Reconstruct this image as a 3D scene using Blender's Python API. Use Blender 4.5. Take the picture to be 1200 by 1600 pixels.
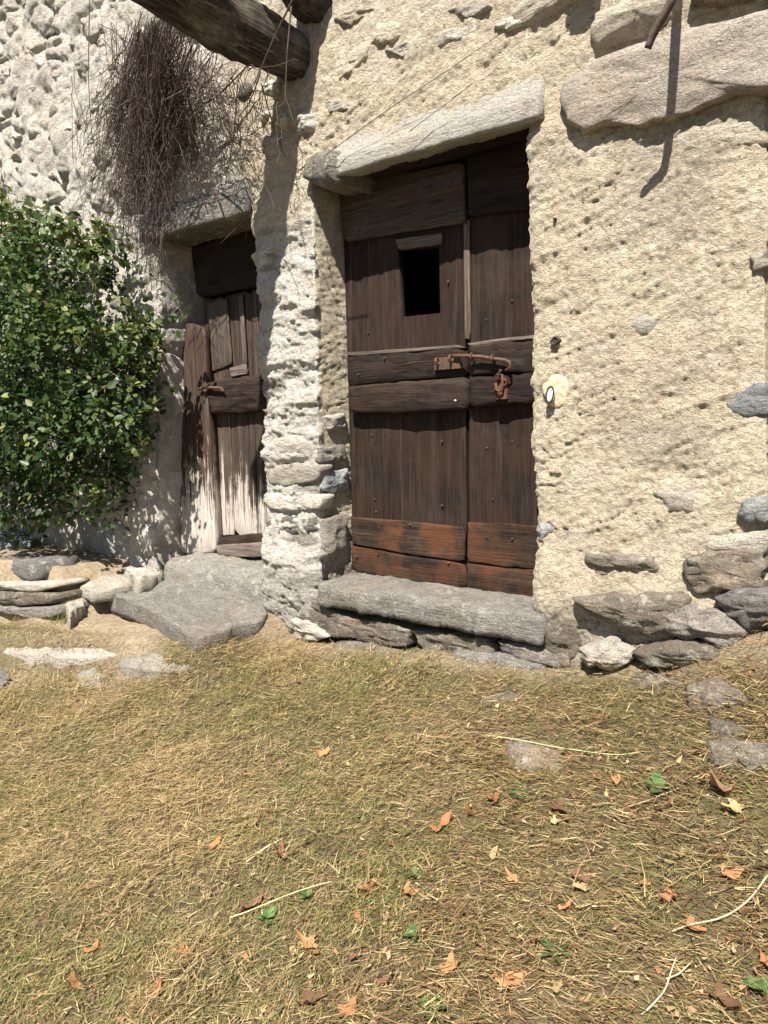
import bpy, bmesh, math, random
import numpy as np
from mathutils import Vector, Matrix
for o in list(bpy.data.objects): bpy.data.objects.remove(o, do_unlink=True)
SC = bpy.context.scene
COL = SC.collection
rnd = random.Random(7)
rng = np.random.default_rng(11)

# ------------------------------------------------------------------ camera
CAM = np.array([1.378, -2.613, 1.0]); FPX = 1200.0        # metres; focal length in photo pixels (1200 x 1600)
YAW, PITCH, ROLL = math.radians(38.7), math.radians(6.4), math.radians(1.0)
_c, _s = math.cos(YAW), math.sin(YAW)
_R0 = np.array([_c, _s, 0]); _F0 = np.array([-_s, _c, 0]); _Z = np.array([0, 0, 1.0])
FW = math.cos(PITCH)*_F0 - math.sin(PITCH)*_Z
_U0 = math.cos(PITCH)*_Z + math.sin(PITCH)*_F0
UP = math.cos(ROLL)*_U0 + math.sin(ROLL)*_R0
RT = math.cos(ROLL)*_R0 - math.sin(ROLL)*_U0
def ray(x, y): return RT*(x-600)/FPX - UP*(y-800)/FPX + FW
def at(x, y, Y=0.0):                      # survey a photo point onto the upright plane at depth Y
    d = ray(x, y); return CAM + d*(Y-CAM[1])/d[1]
def az(x, y, Zv):                         # ... onto the level plane at height Z
    d = ray(x, y); return CAM + d*(Zv-CAM[2])/d[2]
cd = bpy.data.cameras.new('camera'); cam = bpy.data.objects.new('camera', cd); COL.objects.link(cam)
cd.sensor_fit = 'VERTICAL'; cd.sensor_height = 36.0; cd.lens = 36.0*FPX/1600.0
cd.clip_start = 0.05; cd.clip_end = 500
M = Matrix(((RT[0], UP[0], -FW[0], CAM[0]), (RT[1], UP[1], -FW[1], CAM[1]), (RT[2], UP[2], -FW[2], CAM[2]), (0, 0, 0, 1)))
cam.matrix_world = M
SC.camera = cam
SC.render.resolution_x, SC.render.resolution_y = 768, 1024

# ------------------------------------------------------------------ light
LD = Vector((-0.40, 1.0, -1.42)).normalized()             # the way sunlight travels
SUNV = -LD
elev = math.asin(SUNV.z); azim = math.atan2(SUNV.x, SUNV.y)
W = bpy.data.worlds.new('World'); SC.world = W; W.use_nodes = True
wn = W.node_tree.nodes; wl = W.node_tree.links
sky = wn.new('ShaderNodeTexSky'); sky.sky_type = 'NISHITA'; sky.sun_disc = False
sky.sun_elevation = elev; sky.sun_rotation = azim; sky.altitude = 600; sky.dust_density = 1.2
wn['Background'].inputs['Strength'].default_value = 0.05
wl.new(sky.outputs['Color'], wn['Background'].inputs['Color'])
sd = bpy.data.lights.new('sun', 'SUN'); sd.energy = 5.0; sd.angle = math.radians(0.55); sd.color = (1.0, 0.94, 0.85)
sun = bpy.data.objects.new('sun', sd); COL.objects.link(sun)
sun.rotation_euler = LD.to_track_quat('-Z', 'Y').to_euler(); sun.location = (3, -6, 8)
vs = SC.view_settings; vs.view_transform = 'Standard'; vs.look = 'None'; vs.gamma = 1.0; vs.exposure = 1.3
vs.use_curve_mapping = False

# ------------------------------------------------------------------ noise
def _h(ix, iy, iz, seed):
    n = (ix.astype(np.int64)*374761393 + iy.astype(np.int64)*668265263 + iz.astype(np.int64)*1442695041 + seed*974634777) & 0xFFFFFFFF
    n = ((n ^ (n >> 13))*1274126177) & 0xFFFFFFFF
    n = ((n ^ (n >> 16))*2246822519) & 0xFFFFFFFF
    n = n ^ (n >> 15)
    return (n & 0xFFFFFF)/16777215.0
def vn(P, seed=0):                        # value noise, -1..1
    P = np.asarray(P, float); i = np.floor(P).astype(np.int64); f = P-i
    u = f*f*f*(f*(f*6-15)+10); r = 0
    for a in (0, 1):
        wx = u[:, 0] if a else 1-u[:, 0]
        for b in (0, 1):
            wy = u[:, 1] if b else 1-u[:, 1]
            for c in (0, 1):
                wz = u[:, 2] if c else 1-u[:, 2]
                r = r + wx*wy*wz*_h(i[:, 0]+a, i[:, 1]+b, i[:, 2]+c, seed)
    return r*2-1
def fbm(P, o=3, seed=0):
    P = np.asarray(P, float); r = 0; a = 1; t = 0
    for k in range(o): r = r + a*vn(P*(2.03**k)+k*7.3, seed+k); t += a; a *= .5
    return r/t
def ridge(P, o=2, seed=0):
    r = 0; a = 1; t = 0
    for k in range(o): r = r + a*(1-np.abs(vn(P*(2.1**k)+k*3.1, seed+k))); t += a; a *= .5
    return r/t
def worley(P, seed=0):
    i = np.floor(P).astype(np.int64); best = np.full(len(P), 9.0); sec = np.full(len(P), 9.0)
    for a in (-1, 0, 1):
        for b in (-1, 0, 1):
            for c in (-1, 0, 1):
                q = i+np.array([a, b, c])
                fx = q[:, 0]+_h(q[:, 0], q[:, 1], q[:, 2], seed); fy = q[:, 1]+_h(q[:, 0], q[:, 1], q[:, 2], seed+11)
                fz = q[:, 2]+_h(q[:, 0], q[:, 1], q[:, 2], seed+23)
                d = np.sqrt((fx-P[:, 0])**2+(fy-P[:, 1])**2+(fz-P[:, 2])**2)
                sec = np.minimum(sec, np.maximum(d, best)); best = np.minimum(best, d)
    return best, sec
def sstep(a, b, x): t = np.clip((x-a)/(b-a), 0, 1); return t*t*(3-2*t)

# ------------------------------------------------------------------ materials
def mat(name):
    m = bpy.data.materials.new(name); m.use_nodes = True; nt = m.node_tree
    b = nt.nodes['Principled BSDF']; b.inputs['Roughness'].default_value = .9; b.inputs['Specular IOR Level'].default_value = .2
    return m, nt, b
class N:
    def __init__(s, nt): s.nt = nt; s.n = nt.nodes; s.l = nt.links
    def put(s, inp, v):
        if hasattr(v, 'links') or isinstance(v, bpy.types.NodeSocket): s.l.new(v, inp)
        elif v is not None:
            if isinstance(v, tuple) and len(v) == 3 and inp.type == 'RGBA': v = v+(1,)
            inp.default_value = v
    def coord(s, kind='Object', scale=(1, 1, 1), rand=False):
        t = s.n.new('ShaderNodeTexCoord'); m = s.n.new('ShaderNodeMapping'); m.inputs['Scale'].default_value = scale
        src = t.outputs[kind]
        if rand:
            oi = s.n.new('ShaderNodeObjectInfo'); mu = s.n.new('ShaderNodeMath'); mu.operation = 'MULTIPLY'; mu.inputs[1].default_value = 37.0
            s.l.new(oi.outputs['Random'], mu.inputs[0]); ad = s.n.new('ShaderNodeVectorMath'); ad.operation = 'ADD'
            s.l.new(src, ad.inputs[0]); s.l.new(mu.outputs[0], ad.inputs[1]); src = ad.outputs[0]
        s.l.new(src, m.inputs['Vector']); return m.outputs[0]
    def noise(s, vec, scale, detail=4, rough=.6, dist=0.0):
        t = s.n.new('ShaderNodeTexNoise'); s.l.new(vec, t.inputs['Vector'])
        t.inputs['Scale'].default_value = scale; t.inputs['Detail'].default_value = detail; t.inputs['Roughness'].default_value = rough
        t.inputs['Distortion'].default_value = dist; return t.outputs[0]
    def voro(s, vec, scale, feature='F1'):
        t = s.n.new('ShaderNodeTexVoronoi'); t.feature = feature; s.l.new(vec, t.inputs['Vector']); t.inputs['Scale'].default_value = scale
        return t.outputs['Distance']
    def ramp(s, fac, stops):
        r = s.n.new('ShaderNodeValToRGB'); e = r.color_ramp.elements
        while len(e) < len(stops): e.new(.5)
        for k, (p, c) in enumerate(stops):
            e[k].position = p; e[k].color = (c+(1,)) if isinstance(c, tuple) else (c, c, c, 1)
        s.l.new(fac, r.inputs[0]); return r.outputs[0]
    def mix(s, f, a, b, mode='MIX'):
        m = s.n.new('ShaderNodeMix'); m.data_type = 'RGBA'; m.blend_type = mode
        s.put(m.inputs[0], f); s.put(m.inputs[6], a); s.put(m.inputs[7], b); return m.outputs[2]
    def math(s, op, a, b=None):
        m = s.n.new('ShaderNodeMath'); m.operation = op; s.put(m.inputs[0], a)
        if b is not None: s.put(m.inputs[1], b)
        return m.outputs[0]
    def bump(s, b, h, dist, strength=1.0, prev=None):
        n = s.n.new('ShaderNodeBump'); n.inputs['Distance'].default_value = dist; n.inputs['Strength'].default_value = strength
        s.l.new(h, n.inputs['Height'])
        if prev is not None: s.l.new(prev, n.inputs['Normal'])
        s.l.new(n.outputs[0], b.inputs['Normal']); return n.outputs[0]
    def attr(s, name):
        a = s.n.new('ShaderNodeAttribute'); a.attribute_name = name; return a
    def rand(s): return s.n.new('ShaderNodeObjectInfo').outputs['Random']

def m_plaster():
    m, nt, b = mat('lime_plaster'); n = N(nt); v = n.coord('Object')
    big = n.noise(v, 2.2, 5, .65); med = n.noise(v, 11, 5, .7); fine = n.noise(v, 60, 4, .75); grit = n.noise(v, 170, 2, .6)
    a = n.attr('lime').outputs['Fac']; g = n.attr('bare').outputs['Fac']
    cream = n.ramp(med, [(.3, (.54, .45, .31)), (.5, (.70, .61, .45)), (.72, (.79, .71, .555))])
    warm = n.mix(n.ramp(big, [(.48, 0.0), (.64, .6)]), cream, (.58, .455, .345))
    greyp = n.mix(n.ramp(n.noise(v, 4.5, 5, .7), [(.52, 0.0), (.66, .45)]), warm, (.50, .445, .365))
    lime = n.ramp(med, [(.28, (.46, .42, .36)), (.42, (.66, .62, .55)), (.62, (.80, .77, .71))])
    col = n.mix(a, greyp, lime)
    col = n.mix(g, col, n.ramp(fine, [(.3, (.17, .155, .135)), (.7, (.36, .33, .285))]))
    col = n.mix(n.ramp(fine, [(.32, .55), (.45, 0.0)]), col, (.26, .215, .15))          # grit showing in the render
    col = n.mix(n.ramp(grit, [(.34, .35), (.48, 0.0)]), col, (.26, .22, .16))
    col = n.mix(n.ramp(grit, [(.55, 0.0), (.7, .3)]), col, (.78, .73, .62))
    col = n.mix(n.ramp(n.noise(n.coord('Object', (1, 1, 2.0)), 42, 4, .75, .6), [(.31, .8), (.39, 0.0)]), col, (.16, .125, .085))
    nt.links.new(col, b.inputs['Base Color'])
    vt = n.coord('Object', (1, 1, 1.5)); nk = n.noise(vt, 40, 5, .8, .7)
    h = n.math('ADD', n.math('MULTIPLY', nk, 1.5), n.math('MULTIPLY', fine, .6))
    h = n.math('ADD', h, n.math('MULTIPLY', n.ramp(nk, [(.30, 0.0), (.40, 1.0)]), .5))
    h = n.math('ADD', h, n.math('MULTIPLY', grit, .22))
    n.bump(b, h, .030, 1.0); return m
def m_stone(name, cols, warm=(.36, .25, .17), k=.35, strat=1.0):
    m, nt, b = mat(name); n = N(nt)
    v = n.coord('Object', (1, 1, 1), True); vl = n.coord('Object', (1, 1, 3.2*strat), True)
    a = n.noise(vl, 9, 8, .78, .7); f = n.noise(v, 95, 4, .8); sp = n.noise(v, 260, 2, .6)
    col = n.ramp(a, [(.28, cols[0]), (.5, cols[1]), (.74, cols[2])])
    col = n.mix(n.ramp(n.noise(v, 4, 4, .6), [(.5, 0.0), (.68, k)]), col, warm)
    col = n.mix(n.ramp(f, [(.34, .65), (.5, 0.0)]), col, tuple(x*.45 for x in cols[0]))
    col = n.mix(n.ramp(sp, [(.54, 0.0), (.66, .55)]), col, tuple(min(.8, x*1.5) for x in cols[2]))
    lic = n.noise(v, 17, 5, .7, .8)
    col = n.mix(n.ramp(lic, [(.57, 0.0), (.63, .6)]), col, (.46, .45, .38)); col = n.mix(n.ramp(lic, [(.33, .5), (.40, 0.0)]), col, (.13, .105, .07))
    r = n.rand(); col = n.mix(1.0, col, n.ramp(r, [(0, .72), (1, 1.22)]), 'MULTIPLY')
    nt.links.new(col, b.inputs['Base Color'])
    h = n.math('ADD', n.noise(vl, 26, 6, .75, .5), n.math('MULTIPLY', f, .5))
    n.bump(b, h, .022, 1.0); return m
def m_wood(name, axis, dark, mid, light, red=None, bleach=None, amt=.5):
    m, nt, b = mat(name); n = N(nt)
    sc = (26, 26, 1.1) if axis == 'Z' else (1.1, 26, 26)
    s2 = (150, 150, 5) if axis == 'Z' else (5, 150, 150)
    v = n.coord('Object', sc, True); v2 = n.coord('Object', s2, True); vb = n.coord('Object', (1, 1, 1), True)
    g = n.noise(v, 1.0, 7, .72, .7); g2 = n.noise(v2, 1.0, 4, .7)
    col = n.ramp(g, [(.30, dark), (.50, mid), (.74, light)])
    col = n.mix(n.ramp(g2, [(.36, .8), (.5, 0.0)]), col, tuple(x*.35 for x in dark))
    col = n.mix(n.ramp(g2, [(.56, 0.0), (.72, .45)]), col, tuple(min(1, x*1.5) for x in light))
    col = n.mix(n.ramp(n.noise(vb, 3.2, 5, .7), [(.50, 0.0), (.70, .40)]), col, tuple(min(1, x*1.1+.004) for x in light))
    kn = n.voro(n.coord('Object', (5, 5, 1.6) if axis == 'Z' else (1.6, 5, 5), True), 1.0); col = n.mix(n.ramp(kn, [(.05, .85), (.10, 0.0)]), col, tuple(x*.4 for x in dark))
    if red: col = n.mix(n.ramp(n.noise(vb, 6, 4, .65), [(.44, 0.0), (.62, amt)]), col, red)
    r = n.rand(); col = n.mix(1.0, col, n.ramp(r, [(0, .78), (1, 1.2)]), 'MULTIPLY')
    if bleach:                                  # limewash splashed on the foot of the wood
        z0, z1 = bleach; ge = n.n.new('ShaderNodeNewGeometry'); sx = n.n.new('ShaderNodeSeparateXYZ'); n.l.new(ge.outputs['Position'], sx.inputs[0])
        zz = n.math('ADD', sx.outputs[2], n.math('MULTIPLY', n.math('SUBTRACT', g, .5), -1.7)); zz = n.math('ADD', zz, n.math('MULTIPLY', n.math('SUBTRACT', g2, .5), -.7)); zz = n.math('ADD', zz, n.math('MULTIPLY', n.math('SUBTRACT', n.noise(vb, 16, 5, .7), .5), -.5))
        mr = n.n.new('ShaderNodeMapRange'); n.l.new(zz, mr.inputs[0]); mr.inputs[1].default_value = z0; mr.inputs[2].default_value = z1
        mr.inputs[3].default_value = .8; mr.inputs[4].default_value = 0.0
        col = n.mix(mr.outputs[0], col, n.ramp(g2, [(.3, (.30, .25, .205)), (.55, (.55, .505, .45))]))
    nt.links.new(col, b.inputs['Base Color']); b.inputs['Roughness'].default_value = .8
    h = n.math('ADD', g, n.math('MULTIPLY', g2, .55)); n.bump(b, h, .008, .9); return m
def m_attr(name, rough=.75, trans=0.0):
    m, nt, b = mat(name); n = N(nt); a = n.attr('col').outputs['Color']; nt.links.new(a, b.inputs['Base Color'])
    b.inputs['Roughness'].default_value = rough; b.inputs['Specular IOR Level'].default_value = .3
    if trans:
        t = n.n.new('ShaderNodeBsdfTranslucent'); nt.links.new(a, t.inputs['Color']); mx = n.n.new('ShaderNodeMixShader'); mx.inputs[0].default_value = trans
        out = nt.nodes['Material Output']; nt.links.new(b.outputs[0], mx.inputs[1]); nt.links.new(t.outputs[0], mx.inputs[2]); nt.links.new(mx.outputs[0], out.inputs['Surface'])
    return m
def m_simple(name, c1, c2, scale=20, rough=.85, bump=.003, metal=0.0, trans=0.0, rand=.25, c3=None):
    m, nt, b = mat(name); n = N(nt); v = n.coord('Object', (1, 1, 1), True); f = n.noise(v, scale, 5, .7)
    col = n.ramp(f, [(.32, c1), (.68, c2)])
    if c3: col = n.mix(n.ramp(n.noise(v, scale*.35, 3, .6), [(.5, 0.0), (.62, .8)]), col, c3)
    col = n.mix(1.0, col, n.ramp(n.rand(), [(0, 1-rand), (1, 1+rand)]), 'MULTIPLY')
    nt.links.new(col, b.inputs['Base Color']); b.inputs['Roughness'].default_value = rough; b.inputs['Metallic'].default_value = metal
    if bump: n.bump(b, f, bump, .8)
    if trans:
        t = n.n.new('ShaderNodeBsdfTranslucent'); nt.links.new(col, t.inputs['Color']); mx = n.n.new('ShaderNodeMixShader'); mx.inputs[0].default_value = trans
        out = nt.nodes['Material Output']; nt.links.new(b.outputs[0], mx.inputs[1]); nt.links.new(t.outputs[0], mx.inputs[2]); nt.links.new(mx.outputs[0], out.inputs['Surface'])
    return m
def m_soil():
    m, nt, b = mat('thatchy_soil'); n = N(nt); v = n.coord('Object')
    a = n.noise(v, 3, 5, .65); f = n.noise(v, 45, 5, .75); fib = n.noise(n.coord('Object', (60, 18, 20)), 1, 5, .7, 1.0)
    col = n.ramp(f, [(.3, (.05, .037, .022)), (.55, (.145, .108, .062)), (.75, (.25, .19, .11))])
    col = n.mix(n.ramp(a, [(.45, 0.0), (.62, .55)]), col, n.ramp(fib, [(.35, (.05, .055, .02)), (.65, (.17, .16, .06))]))
    d = n.attr('dust').outputs['Fac']; col = n.mix(d, col, n.ramp(f, [(.3, (.22, .17, .11)), (.7, (.43, .35, .24))]))
    nt.links.new(col, b.inputs['Base Color']); n.bump(b, n.math('ADD', f, fib), .02, .9); return m

PLASTER = m_plaster()
GREY = m_stone('grey_gneiss', [(.095, .088, .078), (.20, .187, .167), (.36, .34, .305)])
BROWNST = m_stone('brown_gneiss', [(.085, .072, .056), (.18, .155, .12), (.31, .27, .215)], k=.5)
PALEST = m_stone('pale_stone', [(.26, .235, .195), (.40, .365, .305), (.55, .51, .44)], warm=(.44, .34, .24))
PINKST = m_stone('pink_boulder', [(.30, .265, .225), (.50, .435, .36), (.63, .56, .475)], warm=(.60, .45, .34), k=.6, strat=.6)
LINTEL = m_stone('lintel_stone', [(.37, .345, .30), (.51, .48, .42), (.62, .59, .525)], warm=(.56, .48, .36), k=.6)
FLAG = m_stone('light_grey_flag', [(.125, .117, .103), (.235, .221, .196), (.37, .35, .315)], warm=(.30, .235, .16), k=.5)
BUFF = m_stone('buff_stone', [(.33, .285, .215), (.50, .44, .345), (.62, .56, .455)], warm=(.54, .42, .30), k=.4)
SLATE = m_stone('dark_slate', [(.075, .073, .07), (.15, .145, .135), (.24, .23, .21)])
BLUEST = m_stone('blue_grey_stone', [(.16, .175, .18), (.27, .29, .295), (.40, .42, .42)], k=.1)
MORTARST = m_stone('lime_smeared_stone', [(.36, .325, .265), (.54, .50, .425), (.69, .655, .585)], warm=(.45, .37, .28), k=.3)
WV = m_wood('old_plank_upright', 'Z', (.006, .0042, .0032), (.0175, .0115, .0082), (.050, .035, .026), red=(.030, .0145, .0085), amt=.55)
WH = m_wood('old_plank_level', 'X', (.008, .0055, .004), (.020, .0135, .010), (.056, .040, .030), red=(.034, .017, .010), amt=.4)
WTOP = m_wood('grey_brown_head_board', 'X', (.030, .024, .016), (.056, .044, .031), (.09, .071, .052))  # grey brown wood, paler than the cross bars
WR = m_wood('red_brown_bottom_board', 'X', (.009, .006, .0042), (.026, .016, .011), (.068, .043, .028), red=(.095, .037, .016), amt=.7)
WSTRIP = m_wood('pale_batten', 'Z', (.07, .05, .035), (.13, .095, .07), (.21, .165, .125))
WSTRIPH = m_wood('pale_batten_level', 'X', (.07, .055, .045), (.12, .095, .08), (.19, .155, .13))
WPOST = m_wood('limewashed_post', 'Z', (.022, .015, .011), (.055, .037, .028), (.12, .09, .07), red=(.07, .038, .025), bleach=(.58, .80))
WLEFT = m_wood('limewashed_plank', 'Z', (.03, .021, .016), (.065, .046, .036), (.13, .10, .08), bleach=(.48, .68))
WPALE = m_wood('grey_bare_plank', 'Z', (.035, .027, .021), (.075, .06, .048), (.14, .115, .095))
BARK = m_wood('weathered_log', 'X', (.035, .028, .02), (.085, .068, .05), (.19, .16, .125))
RUST = m_simple('rusty_iron', (.055, .035, .026), (.15, .085, .055), 60, .75, .002, .3)
RUSTRED = m_simple('red_rust', (.07, .032, .02), (.14, .064, .04), 80, .85, .002)
WHITE = m_simple('white_glaze', (.72, .71, .69), (.82, .81, .80), 30, .35, 0, rand=0)
DARKRIM = m_simple('dark_rim', (.035, .03, .028), (.07, .06, .055), 40, .8, .001)
PATCH = m_simple('ochre_patch', (.46, .35, .22), (.64, .53, .37), 45, .95, .012, rand=0, c3=(.54, .39, .25))
SOIL = m_soil()
GRASSM = m_attr('grass_blades', .7, .25)
LEAFM = m_attr('bush_leaves', .5, .28)
TWIGM = m_simple('dry_vine_twig', (.055, .038, .032), (.17, .13, .112), 9, .9, 0)
STEMM = m_simple('vine_stem', (.05, .035, .028), (.12, .09, .075), 30, .9, .002)
BRANCH = m_simple('bush_stem', (.13, .10, .07), (.28, .22, .16), 30, .9, .002)
STRAW = m_simple('straw', (.50, .40, .22), (.66, .56, .36), 30, .7, 0)
STRAWG = m_simple('green_straw', (.30, .31, .13), (.46, .46, .24), 30, .7, 0)
L_OR = m_simple('orange_dead_leaf', (.36, .15, .062), (.55, .28, .135), 35, .8, .002, trans=.2)
L_BR = m_simple('brown_dead_leaf', (.12, .066, .036), (.25, .14, .078), 35, .8, .002, trans=.15)
L_YE = m_simple('yellow_dead_leaf', (.44, .31, .14), (.58, .44, .23), 35, .8, .002, trans=.2)
WEED = m_simple('weed_leaf', (.045, .095, .03), (.11, .185, .06), 25, .55, .001, trans=.25)
DARKROOM = m_simple('dark_plaster', (.03, .026, .02), (.06, .052, .042), 8, .95, .003, rand=0)  # near-black plaster colour for the room behind the doors
TURQ = m_simple('turquoise_plastic', (.03, .12, .12), (.05, .17, .16), 20, .5, 0, rand=0)

# ------------------------------------------------------------------ object helpers
def link(o, parent=None):
    COL.objects.link(o)
    if parent is not None: o.parent = parent
    return o
def obj(name, verts, faces, m, parent=None, smooth=True, origin=None):
    V = np.asarray(verts, float); c = V.mean(0) if origin is None else np.asarray(origin, float)
    me = bpy.data.meshes.new(name); me.from_pydata((V-c).tolist(), [], faces); me.update()
    if smooth: me.polygons.foreach_set('use_smooth', np.ones(len(me.polygons), bool))
    me.materials.append(m); o = bpy.data.objects.new(name, me); o.location = c
    link(o)
    if parent is not None:
        o.parent = parent; o.location = Vector(c)-Vector(WLOC(parent))
    return o
def WLOC(o):
    l = Vector(o.location)
    while o.parent: o = o.parent; l = l+Vector(o.location)
    return l
def tag(o, label, cat, group=None, kind=None):
    if label: o['label'] = label
    if cat: o['category'] = cat
    if group: o['group'] = group
    if kind: o['kind'] = kind
    return o
def empty(name, loc, label, cat, group=None):
    e = bpy.data.objects.new(name, None); e.location = loc; e.empty_display_size = .1; link(e); return tag(e, label, cat, group)
def bigmesh(name, V, F, m, attrs=None, smooth=True, parent=None):   # numpy arrays, quads or tris
    me = bpy.data.meshes.new(name); nv = len(V); nf, k = F.shape
    me.vertices.add(nv); me.vertices.foreach_set('co', V.astype(np.float32).ravel())
    me.loops.add(nf*k); me.loops.foreach_set('vertex_index', F.astype(np.int32).ravel())
    me.polygons.add(nf); me.polygons.foreach_set('loop_start', (np.arange(nf)*k).astype(np.int32))
    me.polygons.foreach_set('loop_total', np.full(nf, k, np.int32))
    me.update(calc_edges=True)
    if smooth: me.polygons.foreach_set('use_smooth', np.ones(nf, bool))
    for an, av in (attrs or {}).items():
        if av.ndim == 1:
            a = me.attributes.new(an, 'FLOAT', 'POINT'); a.data.foreach_set('value', av.astype(np.float32))
        else:
            a = me.attributes.new(an, 'FLOAT_COLOR', 'POINT'); c4 = np.ones((nv, 4), np.float32); c4[:, :3] = av; a.data.foreach_set('color', c4.ravel())
    me.materials.append(m); o = bpy.data.objects.new(name, me); link(o, parent); return o
def resample(P, n):
    P = np.asarray(P, float); Q = np.vstack([P, P[:1]]); L = np.r_[0, np.cumsum(np.linalg.norm(np.diff(Q, axis=0), axis=1))]
    t = np.linspace(0, L[-1], n, endpoint=False)
    return np.stack([np.interp(t, L, Q[:, k]) for k in range(3)], 1)
def slab(name, outline, nrm, thick, m, parent=None, bulge=.02, rad=.015, rough=.008, n=36, jag=.006, seed=None, back=True, freq=14):
    """A solid piece: outline (3-D points of its front face), rounded rim, swollen uneven face, depth behind it."""
    nrm = np.asarray(nrm, float); nrm /= np.linalg.norm(nrm); sd_ = rnd.randint(0, 9999) if seed is None else seed
    P = resample(outline, n); c = P.mean(0)
    P = P + ((vn(P*40+sd_, sd_)+.6*vn(P*17+sd_, sd_+1))*jag)[:, None]*((P-c)/np.linalg.norm(P-c, axis=1)[:, None])
    size = np.median(np.linalg.norm(P-c, axis=1)); rings = []
    pr = [(1.0, -thick), (1.0, -rad)] if not back else [(.93, -thick), (1.0, -thick*.75), (1.0, -rad)]
    k1 = max(.6, 1-rad/size)
    pr += [(1-(1-k1)*.3, -rad*.35), (k1, 0.0)]
    qs = (.9, .76, .6, .44, .28, .13) if n >= 40 else (.82, .54, .27)
    for q in qs: pr.append((k1*q, bulge*(1-q**3)))
    for s_, d in pr: rings.append(c+(P-c)*s_+nrm*d)
    V = np.vstack(rings+[(c+nrm*bulge)[None]]); nr = len(pr)
    front = np.r_[np.repeat(np.array([.3]*(nr-len(qs)-2)+[.6]+[1]*(len(qs)+1)), n), 1.0]
    if rough:
        An = np.array([1, 1, 3.0])
        V = V+nrm*((fbm(V*freq+sd_, 3, sd_)+.9*(ridge(V*An*freq*1.2+sd_, 2, sd_+5)-.6))*rough*front)[:, None]
        dd = V-c; dd -= nrm*(dd@nrm)[:, None]; dd /= np.linalg.norm(dd, axis=1)[:, None]+1e-6
        V = V+dd*((vn(V*np.array([11, 11, 55])+sd_, sd_+9)+.5*vn(V*np.array([25, 25, 90]), sd_+8))*jag*.6*(front < .7))[:, None]
    F = []
    for r in range(nr-1):
        for i in range(n):
            j = (i+1) % n; F.append((r*n+i, r*n+j, (r+1)*n+j, (r+1)*n+i))
    for i in range(n): F.append(((nr-1)*n+i, (nr-1)*n+(i+1) % n, nr*n))
    F.append(tuple(range(n-1, -1, -1)))
    a = np.cross(P[n//3]-P[0], P[2*n//3]-P[0])@nrm
    if a < 0: F = [f[::-1] for f in F]
    return obj(name, V, F, m, parent)
def tube(pts, radii, k=6):
    pts = np.asarray(pts, float); n = len(pts); T = np.gradient(pts, axis=0); T /= np.linalg.norm(T, axis=1)[:, None]+1e-9
    ref = np.array([.31, .52, .79]); V = []
    for i in range(n):
        a = np.cross(T[i], ref); a /= np.linalg.norm(a); b = np.cross(T[i], a)
        for j in range(k):
            t = 2*math.pi*j/k; V.append(pts[i]+radii[i]*(a*math.cos(t)+b*math.sin(t)))
    F = [(i*k+j, i*k+(j+1) % k, (i+1)*k+(j+1) % k, (i+1)*k+j) for i in range(n-1) for j in range(k)]
    F += [tuple(range(k-1, -1, -1)), tuple((n-1)*k+j for j in range(k))]
    return V, F
def merge(parts):
    V, F = [], []
    for v, f in parts:
        b = len(V); V += [list(x) for x in v]; F += [tuple(i+b for i in q) for q in f]
    return V, F
def fix_normals(o):
    bm = bmesh.new(); bm.from_mesh(o.data); bmesh.ops.recalc_face_normals(bm, faces=bm.faces); bm.to_mesh(o.data); bm.free()
PX = lambda L, Y: [at(x, y, Y) for x, y in L]
TOWARD = (0, -1, 0)

# ------------------------------------------------------------------ ground
def zbase(X): return np.interp(X, [-6, -3.2, -1.9, -1.24, -.44, .16, .55, .84, 1.6, 4], [-.10, -.08, -.06, -.03, .045, .10, .21, .33, .40, .42])
def gz(X, Y):
    X = np.asarray(X, float); Y = np.asarray(Y, float)
    d = np.clip(-.1-Y, 0, None)
    flat = .04+.02*X
    w = np.exp(-d/.55)
    base = zbase(X)*w+(flat)*(1-w)
    slope = -.255*np.minimum(d, 3.0) - .06*np.clip(d-3.0, 0, 12)
    z = base+slope
    terr = sstep(-2.35, -2.75, X)*sstep(-.60, -.50, Y+.06*np.sin(X*5))           # raised bed behind the dry stones
    z = z+terr*np.clip(.24-z, 0, None)
    land = sstep(-3.0, -2.7, X)*sstep(-1.22, -1.42, X)*sstep(-.10, .06, Y+.52-.30*(X+1.3)*sstep(-1.3, -3, X)); z = z+land*np.clip(-.01+.10*sstep(-.25, -.02, Y)-z, 0, None)
    z = z+.07*np.exp(-(((X-1.0)/.28)**2+((Y+.50)/.30)**2))
    P = np.stack([X, Y, X*0], -1).reshape(-1, 3)
    return z+(.022*fbm(P*2.6, 3, 5)+.010*fbm(P*9, 2, 8)).reshape(X.shape)
def axis(a0, a1, step, lo, hi):
    core = np.arange(a0, a1, step); l = [a0]; s = step
    while l[-1] > lo: s *= 1.35; l.append(l[-1]-s)
    h = [core[-1]]; s = step
    while h[-1] < hi: s *= 1.35; h.append(h[-1]+s)
    return np.r_[np.array(l[1:])[::-1], core, np.array(h[1:])]
gx = axis(-4.6, 2.4, .022, -90, 90); gy = axis(-2.9, .42, .022, -90, 60)
GX, GY = np.meshgrid(gx, gy); GZ = gz(GX, GY)
GZ = np.where(GY > .42, GZ*0-.2, GZ)
nx, ny = len(gx), len(gy); idx = np.arange(nx*ny).reshape(ny, nx)
Fg = np.stack([idx[:-1, :-1], idx[:-1, 1:], idx[1:, 1:], idx[1:, :-1]], -1).reshape(-1, 4)
gP = np.stack([GX.ravel(), GY.ravel(), GX.ravel()*0], 1)
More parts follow.
